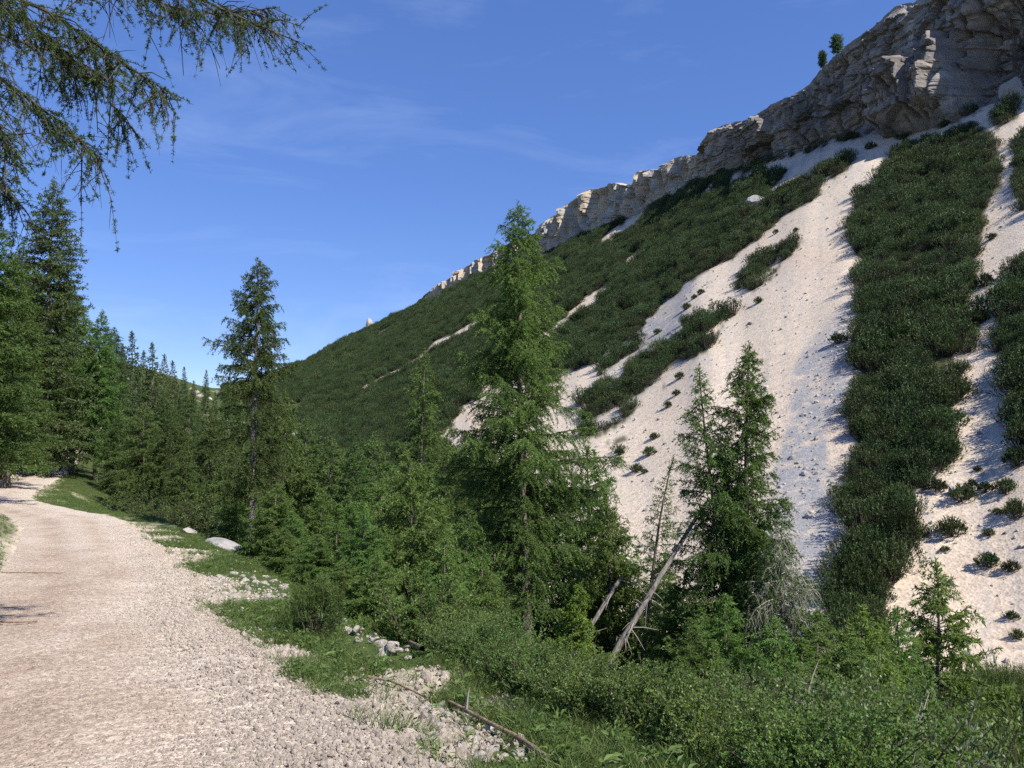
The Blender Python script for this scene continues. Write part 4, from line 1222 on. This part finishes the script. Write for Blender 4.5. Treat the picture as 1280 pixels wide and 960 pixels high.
# 7 young bright spruce below the tall larch
p_y = tree_proto("spruce_tree", "tree", 'spruce_young', seed=108, Ht=2.6, prof=[(0, 0.9), (0.25, 0.95), (0.6, 0.62), (1, 0.05)], nb=110, cb=0.04, up=(-0.05, 0.3), droop=0.15, tip=0.6, tw_sp=0.055, tw_len=0.36, tw_droop=0.3, tuft=0.03, nbl=5, bl=0.05, bw=0.016, trunk_r=0.04, spray=0.9)
hs = height_to(716, 11.0, 726)
p_y.place(spot(722, 11.0), 0.3, (hs / 2.6 * 0.85, hs / 2.6 * 0.85, hs / 2.6), "young bright green spruce at the foot of the tall larch")

# --- shared kinds
yl = [tree_proto("young_larch", "tree", 'larch_young', seed=120 + k, Ht=4.0, prof=[(0, 1.2), (0.2, 1.35), (0.5, 1.0), (0.8, 0.5), (1, 0.06)], nb=115, cb=0.03, up=(0.0, 0.6), droop=0.35, tip=0.4, tw_sp=0.085, tw_len=0.48, tw_droop=0.5,
     tuft=0.05, nbl=5, bl=0.075, bw=0.02, trunk_r=0.055) for k in range(3)]
ml = [tree_proto("larch_tree", "tree", 'larch_dim', seed=130 + k, Ht=9.0, prof=[(0, 1.8), (0.15, 2.3), (0.4, 2.0), (0.7, 1.25), (0.9, 0.6), (1, 0.06)], nb=150, cb=0.06, up=(0.0, 0.5), droop=0.4, tw_sp=0.14, tw_len=0.7, tw_droop=0.6,
     tuft=0.075, nbl=4, bl=0.12, bw=0.036, trunk_r=0.11, twtube=0) for k in range(3)]
bl_ = [tree_proto("larch_tree", "tree", 'larch', seed=140 + k, Ht=16.0, prof=[(0, 2.4), (0.15, 3.3), (0.4, 3.0), (0.65, 2.2), (0.85, 1.2), (1, 0.08)], nb=170, cb=0.14, up=(0.0, 0.45), droop=0.35, tip=0.4, tw_sp=0.17, tw_len=0.85, tw_droop=0.6,
     tuft=0.1, nbl=4, bl=0.17, bw=0.05, trunk_r=0.2, twtube=0) for k in range(2)]
sps = [tree_proto("spruce_tree", "tree", 'spruce', seed=150 + k, Ht=20.0, prof=[(0, 3.0), (0.15, 3.7), (0.4, 3.2), (0.7, 2.15), (0.9, 1.0), (1, 0.08)], nb=230, cb=0.06, up=(-0.1, 0.35), droop=0.35, tip=0.6, tw_sp=0.17, tw_len=0.9, tw_droop=0.35,
     tuft=0.12, nbl=3, bl=0.2, bw=0.06, trunk_r=0.24, spray=0.8, twtube=0) for k in range(2)]
fsp = [tree_proto("spruce_tree", "tree", 'spruce', seed=160 + k, Ht=12.0, prof=[(0, 1.5), (0.2, 1.75), (0.5, 1.3), (0.8, 0.7), (1, 0.06)], nb=120, cb=0.05, up=(-0.1, 0.35), droop=0.3, tip=0.5, tw_sp=0.22, tw_len=0.75, tw_droop=0.3,
     tuft=0.15, nbl=3, bl=0.24, bw=0.09, trunk_r=0.16, spray=0.8, twtube=0) for k in range(2)]

def stand(protos, base_h, rows, label, group):
    for k, (px_, dist, pyt) in enumerate(rows):
        h_ = height_to(px_, dist, pyt)
        pr = protos[k % len(protos)]
        s = h_ / base_h
        w = s ** 0.6 * RNG.uniform(0.92, 1.1)
        pr.place(spot(px_, dist), RNG.uniform(0, 6.28), (w, w, s), label if isinstance(label, str) else label[k], group)

# left wood beside the track
stand(sps, 20.0, [(56, 58, 222)], ["tallest spruce in the dark wood at the bend of the track"], None)
stand(bl_, 16.0, [(-25, 34, 250), (12, 46, 330), (122, 62, 388), (92, 66, 372), (40, 64, 330)],
      ["larch leaning its bright boughs towards the track at the wood's near edge", "broad larch behind the round leafy bushes at the edge of the wood", "outermost larch of the dark wood, its pale trunk showing above the track bend",
       "larch inside the dark wood close to the tallest spruce", "larch inside the dark wood close to the tallest spruce"], "larches in the wood at the bend")
stand(sps, 20.0, [(-60, 56, 160), (20, 70, 300), (78, 75, 345), (140, 82, 408)],
      "dark spruce filling the wood behind the larches at the bend of the track", "spruces in the wood at the bend")
stand(fsp, 12.0, [(162, 95, 416), (178, 105, 440), (188, 100, 430), (204, 112, 444), (214, 125, 452), (170, 88, 470), (195, 90, 478), (150, 92, 432)],
      "dark spruce on the wooded rise beyond the larches at the bend", "spruces on the wooded rise")
stand(fsp, 12.0, [(229, 190, 459), (257, 260, 463), (241, 230, 476), (286, 330, 466), (296, 240, 482), (268, 180, 490), (222, 150, 482), (310, 200, 492), (340, 240, 494), (280, 150, 500), (250, 140, 508)],
      "small far conifer on the ridge closing the valley", "far conifers on the valley ridge")
# larches between the track and the gully
stand(ml, 9.0, [(182, 48, 505), (214, 44, 520), (238, 52, 498), (262, 40, 512), (286, 46, 480), (356, 42, 490), (384, 46, 520), (412, 42, 545), (444, 38, 552), (470, 44, 540), (205, 60, 490), (150, 56, 520), (340, 55, 510), (300, 36, 545), (232, 36, 560), (560, 44, 545), (600, 40, 560)],
      "larch in the dense thicket below the track, behind the slender larch", "larches of the valley thicket")
stand(yl, 4.0, [(512, 16, 566), (478, 18, 600), (545, 19, 610), (438, 20, 620), (400, 22, 612), (372, 20, 640), (346, 21, 605), (452, 15, 640), (585, 17, 640), (560, 15, 668), (424, 17, 655), (300, 27, 600), (398, 16.5, 668), (470, 13.5, 690), (530, 12.5, 715), (360, 18, 660), (325, 21.5, 655), (560, 13.0, 720), (490, 20, 585), (430, 14, 700), (620, 24, 600), (690, 25, 590), (735, 24, 560), (760, 22, 625), (605, 15.5, 700)],
      "young bushy larch in the thicket between the track and the tall larch", "young larches of the thicket")
stand(yl, 4.0, [(1158, 21, 702), (1120, 20, 760), (1085, 18, 775), (1040, 17, 790), (1000, 15, 800), (870, 17, 760), (850, 19, 715), (890, 15, 800), (935, 14.5, 815), (830, 22, 690), (905, 16, 745), (960, 15, 775), (1010, 15.5, 765), (860, 15, 775), (1055, 15, 800), (985, 13, 830), (915, 12.5, 845), (1075, 17, 760), (845, 13.5, 820), (1030, 12, 850)],
      ["young larch standing before the bare scree, next to the dwarf pine thicket"] + ["young bushy larch in the gully below the two topped larch"] * 19, "young larches of the gully")

# the larch whose boughs hang into the top of the view; its trunk stands beside the track
rngo = np.random.RandomState(77)
tx, ty = -6.9, 4.3
tz = float(H(tx, ty)) - 0.1
e = put("larch_tree", None, None, "overhanging larch beside the track with drooping boughs against the sky", "tree", None, None, (tx, ty, tz), (0, 0, 0))
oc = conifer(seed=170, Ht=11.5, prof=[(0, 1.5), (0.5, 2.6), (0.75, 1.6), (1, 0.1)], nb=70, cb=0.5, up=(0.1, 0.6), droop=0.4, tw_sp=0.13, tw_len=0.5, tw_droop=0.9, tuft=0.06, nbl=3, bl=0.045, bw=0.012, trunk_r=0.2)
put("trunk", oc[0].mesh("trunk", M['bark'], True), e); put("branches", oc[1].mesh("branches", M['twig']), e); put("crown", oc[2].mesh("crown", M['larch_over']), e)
def px3(px, py, dist):
    dx, dy, el = pix_dir(px, py)
    hd = dist / max(dy, 0.2)
    return np.array([dx * hd, dist, EYE + hd * el])
limbs = [ # photo track of each bough (column, row, forward distance) from the trunk side to its tip
 [(-330, -40, 5.2), (-60, 60, 5.6), (10, 105, 5.8), (70, 150, 6.0), (128, 200, 6.1)],
 [(-300, -160, 5.0), (-20, -20, 5.6), (60, 15, 5.9), (130, 62, 6.1), (204, 112, 6.2)],
 [(-250, -230, 5.2), (40, -110, 5.9), (170, -45, 6.3), (270, 8, 6.5), (372, 52, 6.6)],
 [(-300, -100, 5.6), (-40, -10, 6.0), (50, 40, 6.2), (110, 95, 6.3), (155, 150, 6.4)],
 [(-320, 60, 4.8), (-80, 110, 5.2), (-15, 150, 5.4), (20, 190, 5.5)],
 [(-280, -190, 5.6), (40, -70, 6.4), (150, -20, 6.7), (240, 15, 6.9), (330, 12, 7.0)],
 [(-300, -60, 6.4), (-60, 20, 6.8), (20, 50, 7.0), (80, 70, 7.2), (140, 100, 7.3)],
 [(-330, 120, 6.6), (-60, 190, 6.9), (-10, 215, 7.0), (14, 245, 7.0)],
]
root = np.array([tx, ty, tz])
mbr, mnd = MB(), MB()
tw_o, tw_d, tw_l, tw_live = [], [], [], []
for li_, lm in enumerate(limbs):
    p = np.array([px3(*q) for q in lm])
    start = np.array([tx, ty, max(p[0][2] + 0.1, 4.0)])
    p = np.vstack([start, p])
    c = catmull(p, 10)
    seg = np.concatenate([[0], np.cumsum(np.linalg.norm(np.diff(c, axis=0), axis=1))])
    tl_ = seg / seg[-1]
    tubes(mbr, (c - root)[None], (0.035 * (1 - tl_) ** 0.8 + 0.004)[None], 6)
    # secondary shoots fanning forward, then hanging twigs
    ns = 60
    tsec = rngo.uniform(0.42, 1.0, ns)
    so = np.stack([np.interp(tsec, tl_, c[:, k]) for k in range(3)], -1)
    td = unit(np.stack([np.interp(np.minimum(tsec + 0.03, 1), tl_, c[:, k]) - np.interp(tsec - 0.03, tl_, c[:, k]) for k in range(3)], -1))
    sd = unit(td * 0.9 + 0.6 * rngo.normal(size=(ns, 3)) + [0, 0, -0.35])
    sl_ = rngo.uniform(0.15, 0.85, ns) * (1.2 - 0.75 * tsec)
    mid = so + sd * (sl_ * 0.5)[:, None]; end = so + sd * sl_[:, None] + np.array([0, 0, -0.3]) * sl_[:, None]
    tubes(mbr, np.stack([so, mid, end], 1) - root, np.tile([0.007, 0.005, 0.003], (ns, 1)), 4)
    nh = 430
    w = rngo.randint(0, ns, nh); s_ = rngo.rand(nh)
    ho = so[w] + sd[w] * (sl_[w] * s_)[:, None]
    ho[:, 2] -= 0.3 * sl_[w] * s_ * s_
    onl = rngo.rand(nh) < 0.25
    tt2 = rngo.uniform(0.5, 1, nh)
    ho[onl] = np.stack([np.interp(tt2[onl], tl_, c[:, k]) for k in range(3)], -1)
    hd = unit(rngo.normal(0, 0.55, (nh, 3)) + [0.2, 0.05, -0.7])
    hl = 0.05 + 0.34 * rngo.rand(nh) ** 1.6
    tw_o.append(ho); tw_d.append(hd); tw_l.append(hl); tw_live.append(rngo.rand(nh) < (0.82 if li_ not in (2, 5) else 0.72))
tw_o, tw_d, tw_l, tw_live = map(np.concatenate, (tw_o, tw_d, tw_l, tw_live))
def hp(i, s):
    q = tw_o[i] + tw_d[i] * (tw_l[i] * s)[:, None]
    q[:, 2] -= 0.25 * tw_l[i] * s * s
    return q
nh = len(tw_o)
PT = hp(np.repeat(np.arange(nh), 4), np.tile(np.linspace(0, 1, 4), nh)).reshape(nh, 4, 3)
tubes(mbr, PT - root, np.tile([0.004, 0.0032, 0.0025, 0.0012], (nh, 1)), 3)
nt_ = np.where(tw_live, np.maximum((tw_l / 0.026).astype(int), 2), 0)
ti = np.repeat(np.arange(nh), nt_)
sx = rngo.uniform(0.1, 1.02, len(ti))
tc_ = hp(ti, sx)
nb_ = 9
ci = np.repeat(np.arange(len(ti)), nb_)
bd = unit(rngo.normal(0, 0.7, (len(ci), 3)) + 0.45 * tw_d[ti][ci])
blades(mnd, tc_[ci] - root, bd, 0.030 * rngo.uniform(0.6, 1.25, len(ci)), 0.006, rngo, np.clip(0.45 * rngo.rand(nh)[ti][ci] + 0.55 * rngo.rand(len(ci)), 0, 1))
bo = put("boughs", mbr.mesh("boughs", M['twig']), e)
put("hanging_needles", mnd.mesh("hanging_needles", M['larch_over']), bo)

# ------------------------------------------------------------------ shrubs one by one
shA = [shrub_proto("leafy_shrub", "shrub", 'leaf', 200 + k, 1.8, 1.2, 20, 15, 20, 0.062, 0.034) for k in range(2)]
shB = [shrub_proto("leafy_shrub", "shrub", 'leaf_dark', 210 + k, 1.9, 1.25, 20, 14, 17, 0.06, 0.032) for k in range(2)]
shC = [shrub_proto("willow_shrub", "shrub", 'leaf_grey', 220 + k, 2.0, 1.2, 20, 13, 15, 0.07, 0.026) for k in range(2)]
def shrubs(protos, rows, base_h, label, group):
    for k, (px_, dist, s) in enumerate(rows):
        f = s * RNG.uniform(0.88, 1.12)
        if px_ > 540 and dist < 21:
            lim = np.interp(px_, [540, 620, 700, 800, 900, 1000, 1100, 1200, 1290], [770, 790, 845, 868, 885, 885, 850, 880, 900]) + RNG.uniform(-15, 55)
            f = min(f, max(height_to(px_, dist, lim) / 1.95, 0.3))
        lb = label if isinstance(label, str) else label[k]
        protos[k % len(protos)].place(spot(px_, dist, 0.05), RNG.uniform(0, 6.28), (f, f, f * RNG.uniform(0.9, 1.15)), lb, group)
rr = random.Random(9)
def below(n_, y0, y1, u0, u1, p0, p1, s0, s1):
    out = []
    for _ in range(n_ * 60):
        if len(out) >= n_: break
        y_ = rr.uniform(y0, y1); px_ = rr.uniform(p0, p1)
        u_ = float(road_coords((px_ - 640) / FPX * y_, y_)[0])
        if px_ < 560 and u_ < 3.0: continue
        if u0 < u_ < u1: out.append((px_, y_, rr.uniform(s0, s1)))
    return out
shrubs(shA, below(60, 5.5, 13, 2.3, 9.5, 520, 1110, 0.5, 0.85) + below(64, 2.8, 7.0, 1.7, 5.5, 640, 1080, 0.32, 0.5) + below(34, 5.0, 9.5, 1.9, 4.2, 545, 760, 0.42, 0.62), 1.8, "glossy green leafy shrub in the undergrowth below the track verge", "leafy shrubs below the verge")
shrubs(shB, below(60, 9, 20, 6.0, 20, 560, 1180, 0.8, 1.15), 1.8, "dark leafy shrub deep in the gully undergrowth", "dark shrubs of the gully")
shrubs(shC, below(36, 6.5, 13, 5, 13, 900, 1150, 0.7, 0.95), 1.8, "grey green willow shrub below the young larches of the gully", "willow shrubs of the gully")
shD = [shrub_proto("leafy_shrub", "shrub", 'leaf_bright', 230, 1.5, 0.9, 16, 11, 11, 0.10, 0.055)]
shE = [shrub_proto("leafy_shrub", "shrub", 'leaf_dark', 240, 1.6, 1.1, 20, 16, 3, 0.05, 0.028, tw='dead')]
shrubs(shD, below(16, 4.2, 11, 2.2, 10, 600, 1120, 0.42, 0.7), 1.8, "yellow green shrub with broad leaves among the glossy shrubs below the verge", "yellow green shrubs below the verge")
shrubs(shE, below(16, 4.2, 12, 2.2, 11, 580, 1150, 0.5, 0.85), 1.8, "half bare shrub with grey twigs among the leafy shrubs below the verge", "half bare shrubs below the verge")
rows = [(rr.uniform(100, 330), rr.uniform(32, 46), rr.uniform(0.9, 1.3)) for k in range(24)]
rows = [r for r in rows if road_coords((r[0] - 640) / FPX * r[1], r[1])[0] > 2.6]
shrubs(shB, rows, 1.8, "dark leafy shrub beside the grassy spit at the bend of the track", "shrubs at the bend")
rows = [(rr.uniform(330, 560), rr.uniform(11.5, 24), rr.uniform(0.35, 0.6)) for k in range(36)]
rows = [r for r in rows if road_coords((r[0] - 640) / FPX * r[1], r[1])[0] > 3.2]
shrubs(shB, rows, 1.8, "dark shrub under the young larches of the thicket", "shrubs of the thicket")
shrubs(shA, [(5, 52, 1.6), (20, 61, 1.5), (-30, 46, 1.6)], 1.8, "round leafy bush at the edge of the dark wood by the track", "bushes by the wood")

# dwarf pines standing singly
def mugo_proto(seed, fol, **kw):
    a, b = mugo_meshes(seed, **kw)
    return Proto("dwarf_pine", "shrub", [("stems", a.mesh("stems", M['twig'])), ("foliage", b.mesh("foliage", M[fol]))])
mgn = [mugo_proto(300 + k, 'mugo_near', rad=0.8, h=0.9, nsh=120, nbl=60, bl=0.12, bw=0.016, shl=0.34, upw=1.6) for k in range(2)]
mgn[0].place(spot(402, 9.6, 0.02), 0.5, (0.42, 0.42, 0.62), "small upright dwarf pine at the edge of the verge, beside the dry brushwood")
mgf = [mugo_proto(310 + k, 'mugo', rad=0.9, h=1.05, nsh=150, nbl=20, bl=0.15, bw=0.05, shl=0.26) for k in range(3)]
k = 0
for (px_, py_, wpx) in [(1203,621,26),(1232,612,18),(1190,660,34),(1181,686,11),(1236,702,26),(1265,709,20),(1271,640,26),(1237,668,13),(1223,588,10),(1172,607,24),(1273,572,34),(1265,770,16),(1272,797,14),(1258,610,22),(1215,608,14),(1150,668,18),(1247,640,12),
                        (948,376,12),(1050,422,22),(858,384,12),(875,397,18),(1231,352,20),(1240,297,12),(1228,398,18),(1243,367,14),(1205,487,18),(1196,520,16),(1186,566,18),(970,290,8),(995,288,8),(1088,182,14),(876,366,10),(868,372,8),(822,414,12),
                        (812,565,18),(796,585,20),(818,545,14),(835,507,12),(846,492,12),(932,448,10),(806,590,10),(775,565,14),(850,470,14)]:
    q = hit(px_, py_ + wpx * 0.28)
    dist = math.hypot(q[0], q[1])
    s = wpx / FPX * dist / 2.0 * 0.95
    mgf[k % 3].place((q[0], q[1], q[2] - 0.1 * s), RNG.uniform(0, 6.28), (s, s, s * RNG.uniform(0.9, 1.25)), "dwarf pine bush standing alone on the bare scree, apart from the pine carpet", "single dwarf pines on the scree")
    k += 1
mgg = [mugo_proto(320 + k, 'mugo_near', rad=1.0, h=1.1, nsh=150, nbl=22, bl=0.075, bw=0.016, shl=0.26, upw=1.3) for k in range(3)]
k = 0
for a_ in range(110):
    dist = rr.uniform(10, 50); px_ = rr.uniform(1185, 1360)
    q = spot(px_, dist, 0.1)
    top = project(q[0], q[1], q[2] + 2.2)[1]
    s = rr.uniform(1.1, 1.6)
    # stop where the carpet meets the scree
    want = 818 + rr.uniform(0, 22)
    hh_ = height_to(px_, dist, want)
    if hh_ < 0.4: continue
    mgg[k % 3].place(q, RNG.uniform(0, 6.28), (s, s, min(max(hh_ / 1.3, 0.4), s * rr.uniform(0.9, 1.3))), "brownish green dwarf pine in the thicket at the very foot of the scree", "dwarf pines at the scree foot")
    k += 1

# ------------------------------------------------------------------ dead wood
def log_obj(name, pts, r0, r1, mat, label, cat, group=None, stubs=0, seed=0, sides=9):
    p = catmull(np.array(pts, float), 8)
    o = p[0].copy()
    r = np.random.RandomState(seed)
    p2 = p - o
    p2[1:-1] += r.normal(0, 0.06 * r0, (len(p) - 2, 3))
    mb_ = MB(); rad = np.linspace(r0, r1, len(p)) * r.uniform(0.95, 1.05, len(p))
    tubes(mb_, p2[None], rad[None], sides)
    if name == "dead_tree":
        ob = put(name, None, None, label, cat, group, None, o)
        put("trunk", mb_.mesh("trunk", M[mat], True), ob)
    else:
        ob = put(name, mb_.mesh(name, M[mat], True), None, label, cat, group, None, o)
    if stubs:
        ms = MB()
        i = r.randint(2, len(p) - 1, stubs)
        d = unit(r.normal(size=(stubs, 3)) + [0, 0, -0.2]); ln = r.uniform(0.2, 0.7, stubs)
        tubes(ms, np.stack([p2[i], p2[i] + d * (ln * 0.5)[:, None], p2[i] + d * ln[:, None] + [0, 0, -0.06]], 1), np.tile([0.014, 0.009, 0.003], (stubs, 1)), 4)
        put("twig_stubs", ms.mesh("twig_stubs", M['dead']), ob)
    return ob
def to_ground(a_, b_):
    a_, b_ = np.array(a_), np.array(b_); d_ = unit(a_ - b_); p_ = a_.copy()
    for _ in range(80):
        if p_[2] < float(H(p_[0], p_[1])) - 0.1: break
        p_ = p_ + d_ * 0.06
    return p_
b0 = to_ground(px3(775, 805, 17.6), px3(820, 730, 17.8))
log_obj("dead_tree", [b0, px3(775, 805, 17.6), px3(820, 730, 17.8), px3(862, 660, 18.2), px3(885, 625, 18.5)], 0.088, 0.03, 'bark_pale', "pale dead trunk leaning into the two topped larch", "dead tree", None, 26, 3, 12)
b1 = to_ground(px3(745, 772, 19), px3(768, 735, 19.2))
log_obj("dead_tree", [b1, px3(745, 772, 19), px3(768, 735, 19.2), px3(776, 722, 19.3)], 0.06, 0.04, 'bark_pale', "short pale dead trunk leaning behind the young bright spruce", "dead tree", None, 6, 4, 10)
def onground(px_, py_, up_):
    q = hit(px_, py_); q[2] += up_; return q
log_obj("fallen_log", [onground(474, 786, 0.16), onground(500, 806, 0.15), onground(528, 824, 0.10)], 0.04, 0.032, 'log', "brown broken log lying on the rubble heap", "log", None, 3, 5)
log_obj("fallen_log", [onground(562, 884, 0.04), onground(610, 915, 0.06), onground(650, 934, 0.05), onground(690, 962, 0.04)], 0.014, 0.018, 'log', "long thin log lying beside the shrubs at the bottom of the verge", "log", None, 2, 6)
log_obj("fallen_branch", [onground(452, 850, 0.03), onground(490, 860, 0.05), onground(530, 876, 0.03)], 0.012, 0.006, 'log', "thin bare branch lying in the verge grass", "branch", None, 2, 7)
log_obj("fallen_branch", [onground(0, 716, 0.0) + [-.3, 0, .01], onground(30, 717, 0.015), onground(78, 717, 0.01)], 0.012, 0.006, 'log', "weathered stick lying on the track beside the bough shadow", "branch", None, 0, 8)
log_obj("fallen_branch", [onground(-20, 777, 0.012), onground(10, 779, 0.015), onground(46, 778, 0.012)], 0.014, 0.008, 'log', "short brown stick lying on the track gravel", "branch", None, 0, 9)
# dry brushwood
r = np.random.RandomState(12)
for k, (px_, py_, n_) in enumerate([(450, 768, 40), (640, 700, 0), (540, 770, 14)]):
    if not n_: continue
    q = hit(px_, py_)
    ms = MB()
    d = unit(np.stack([r.normal(0.3, 0.8, n_), r.normal(0, 0.5, n_), r.uniform(0.02, 0.5, n_)], -1)); ln = r.uniform(0.3, 0.9, n_)
    o_ = r.normal(0, 0.16, (n_, 3)) * [1, 1, 0.2]
    tubes(ms, np.stack([o_, o_ + d * (ln * 0.5)[:, None] + r.normal(0, 0.03, (n_, 3)), o_ + d * ln[:, None] + [0, 0, -0.05]], 1), np.tile([0.010, 0.007, 0.002], (n_, 1)), 4)
    put("dry_brushwood", ms.mesh("dry_brushwood", M['dead']), None, ["pile of dry bare twigs beside the small upright dwarf pine", "", "few dry bare twigs behind the brown broken log"][k], "twigs", None, None, q)
# dead boughs poking out of the undergrowth
for k, (px_, py_, dist, ln) in enumerate([(600, 868, 8.0, 1.2), (640, 895, 8, 1.1), (880, 905, 9.5, 1.5), (700, 880, 8.5, 1.0)]):
    a_ = px3(px_, py_, dist); rk = np.random.RandomState(90 + k)
    b_ = a_ + np.array([ln * 0.5, rk.uniform(-0.2, 0.3), 0.12 * ln]); c_ = a_ + np.array([ln, rk.uniform(-0.3, 0.5), rk.uniform(0.0, 0.35) * ln])
    g_ = a_ + np.array([-0.5 * ln, 0.2, -0.35 * ln]); g_[2] = min(g_[2], float(H(g_[0], g_[1])) + 0.05)
    log_obj("dead_bough", [g_, a_, b_, c_], 0.014, 0.005, 'bark_pale', "bare grey bough sticking out of the shrubs below the verge", "branch", "bare boughs in the shrubs", 5, 30 + k, 6)

# ------------------------------------------------------------------ rocks one by one
def rock(px_, py_, wpx, dims, seed, mat, label, name="limestone_rock", group=None, rot=(0, 0, 0), sub=3, cat="rock", sink=0.25, rough=0.2):
    q = hit(px_, py_)
    dist = math.hypot(q[0], q[1])
    s = wpx / FPX * dist / 2
    me_ = rock_mesh(name, seed, (s * dims[0], s * dims[1], s * dims[2]), sub, rough, mat)
    return put(name, me_, None, label, cat, group, None, (q[0], q[1], q[2] + s * dims[2] * (1 - 2 * sink) * 0.8), rot)
rock(284, 690, 66, (1.0, 0.55, 0.26), 400, 'rock_grey', "long smooth grey slab lying on the verge below the slender larch", "stone_slab", None, (0, 0.30, -0.55), 4, sink=0.3, rough=0.1)
rock(222, 652, 40, (1.0, 0.7, 0.42), 401, 'rock_grey', "low broad grey rock on the verge before the grey slab", rot=(0, 0.1, -0.3))
rock(236, 668, 18, (1.0, 0.8, 0.6), 402, 'rock', "small brownish rock on the verge next to the low broad rock")
rock(195, 640, 26, (1.0, 0.7, 0.45), 403, 'rock_grey', "flat grey rock at the start of the grassy spit")
rock(195, 626, 12, (0.6, 0.5, 1.0), 404, 'rock', "slanting white stone standing in the shrubs at the bend", rot=(0, 0.4, 0), sink=0.05)
rock(222, 628, 10, (0.6, 0.5, 1.3), 405, 'rock', "upright white stone standing in the shrubs at the bend", sink=0.0)
rock(530, 822, 26, (1.0, 0.9, 0.85), 406, 'rock', "rounded pale rock at the end of the brown broken log")
rock(484, 818, 24, (1.0, 0.8, 0.5), 407, 'rock', "flat pale rock under the brown broken log")
rock(428, 780, 16, (1.0, 0.8, 0.6), 408, 'rock', "white rock on the verge beside the small upright dwarf pine")
rock(614, 915, 18, (0.9, 0.8, 0.8), 409, 'rock', "white rounded rock beside the long thin log")
rock(36, 580, 18, (0.8, 0.8, 1.1), 410, 'rock_grey', "pale boulder under the bush at the edge of the dark wood", "boulder", sink=0.1)
rock(142, 572, 22, (0.9, 0.7, 1.2), 411, 'rock', "pale rock face showing between the larches at the bend", "boulder", sink=0.1)
rock(150, 580, 14, (0.9, 0.7, 0.8), 412, 'rock', "small pale boulder at the foot of the rock face at the bend", "boulder", sink=0.1)
rock(806, 826, 18, (1, 0.9, 0.8), 413, 'rock', "white boulder in the undergrowth under the leaning dead trunk", "boulder")
rock(1267, 128, 28, (0.9, 0.8, 1.1), 414, 'rock_grey', "knobbly crag at the head of the narrow scree chute under the cliff", "crag", sink=0.05, sub=4, rough=0.35)
rock(948, 258, 30, (1.0, 0.7, 0.6), 415, 'rock_grey', "grey boulder on the slope at the edge of the pine carpet below the cliff", "boulder", sink=0.15)
q = hit(461, 412.5)
dist = math.hypot(q[0], q[1])
put("rock_pinnacle", rock_mesh("rock_pinnacle", 416, (dist * 4.2 / FPX, dist * 4.2 / FPX, dist * 8.5 / FPX), 4, 0.4, 'rock', 5), None, "lone rock pinnacle standing on the far skyline of the pine slope", "pinnacle", None, None, (q[0], q[1], q[2] + dist * 6.5 / FPX))
for k, (px_, py_, w_) in enumerate([(244, 492, 10), (250, 497, 12), (238, 488, 8), (262, 500, 8)]):
    rock(px_, py_, w_, (1, 0.8, 0.6), 420 + k, 'rock', "pale rock outcrop on the far ridge closing the valley", "rock_outcrop", "pale outcrops on the ridge", sub=2)
stonesm = [rock_mesh("limestone_rock_%d" % k, 430 + k, (1, 0.8, 0.62), 2, 0.22, 'rock', 8) for k in range(6)]
def rubble(poly, n_, s0, s1, label, group, seed, heap=0.0):
    r_ = np.random.RandomState(seed)
    p_ = np.array(poly, float); c_ = 0
    while c_ < n_:
        x_ = r_.uniform(p_[:, 0].min(), p_[:, 0].max()); y_ = r_.uniform(p_[:, 1].min(), p_[:, 1].max())
        if not poly_in(np.array([x_]), np.array([y_]), poly)[0]: continue
        q_ = hit(x_, y_); s_ = s0 + (s1 - s0) * r_.rand() ** 2.5
        put("limestone_rock", stonesm[c_ % 6], None, label, "rock", group, None, (q_[0], q_[1], q_[2] - s_ * 0.05 + heap * r_.rand() ** 2), tuple(r_.uniform(-0.4, 0.4, 2)) + (r_.uniform(0, 6.28),), s_)
        c_ += 1
rubble(RUB[0], 85, 0.03, 0.12, "pale stone in the rubble patch between the grey slab and the upright dwarf pine", "rubble between slab and dwarf pine", 1)
rubble(RUB[1], 70, 0.03, 0.10, "pale stone in the rubble heap round the brown broken log", "rubble round the broken log", 2, 0.08)
rubble(RUB[2], 85, 0.02, 0.075, "pale stone in the rubble beside the long thin log", "rubble beside the long log", 3)
rubble(RUB[3], 60, 0.015, 0.045, "small pale stone loose in the grass at the edge of the track", "loose stones at the track edge", 4)

# two pines on the brink of the cliff
for k, (px_, py_, hpx, lb) in enumerate([(1045, 68, 24, "larger round pine on the brink of the cliff"), (1028, 86, 22, "smaller narrow pine on the brink of the cliff")]):
    i = np.abs(cpx - px_).argmin()
    q = CLIFF_P[CLIFF_N - 1, i].copy()
    dist = math.hypot(q[0], q[1])
    h_ = hpx / FPX * dist
    pr = tree_proto("pine_tree", "tree", 'spruce', seed=500 + k, Ht=h_, prof=[(0, h_ * 0.12), (0.3, h_ * (0.36 if k == 0 else 0.24)), (0.7, h_ * (0.34 if k == 0 else 0.22)), (1, h_ * 0.1)], nb=90, cb=0.15, up=(0.0, 0.8), droop=0.15, tw_sp=0.3, tw_len=1.1, tw_droop=0.1,
                    tuft=0.16, nbl=2, bl=0.34, bw=0.14, trunk_r=0.16)
    pr.place((q[0], q[1], q[2] - 0.4), 0.3, 1.0, lb)

print("OBJECT COUNT", len(scene.objects), "mugo", NM)
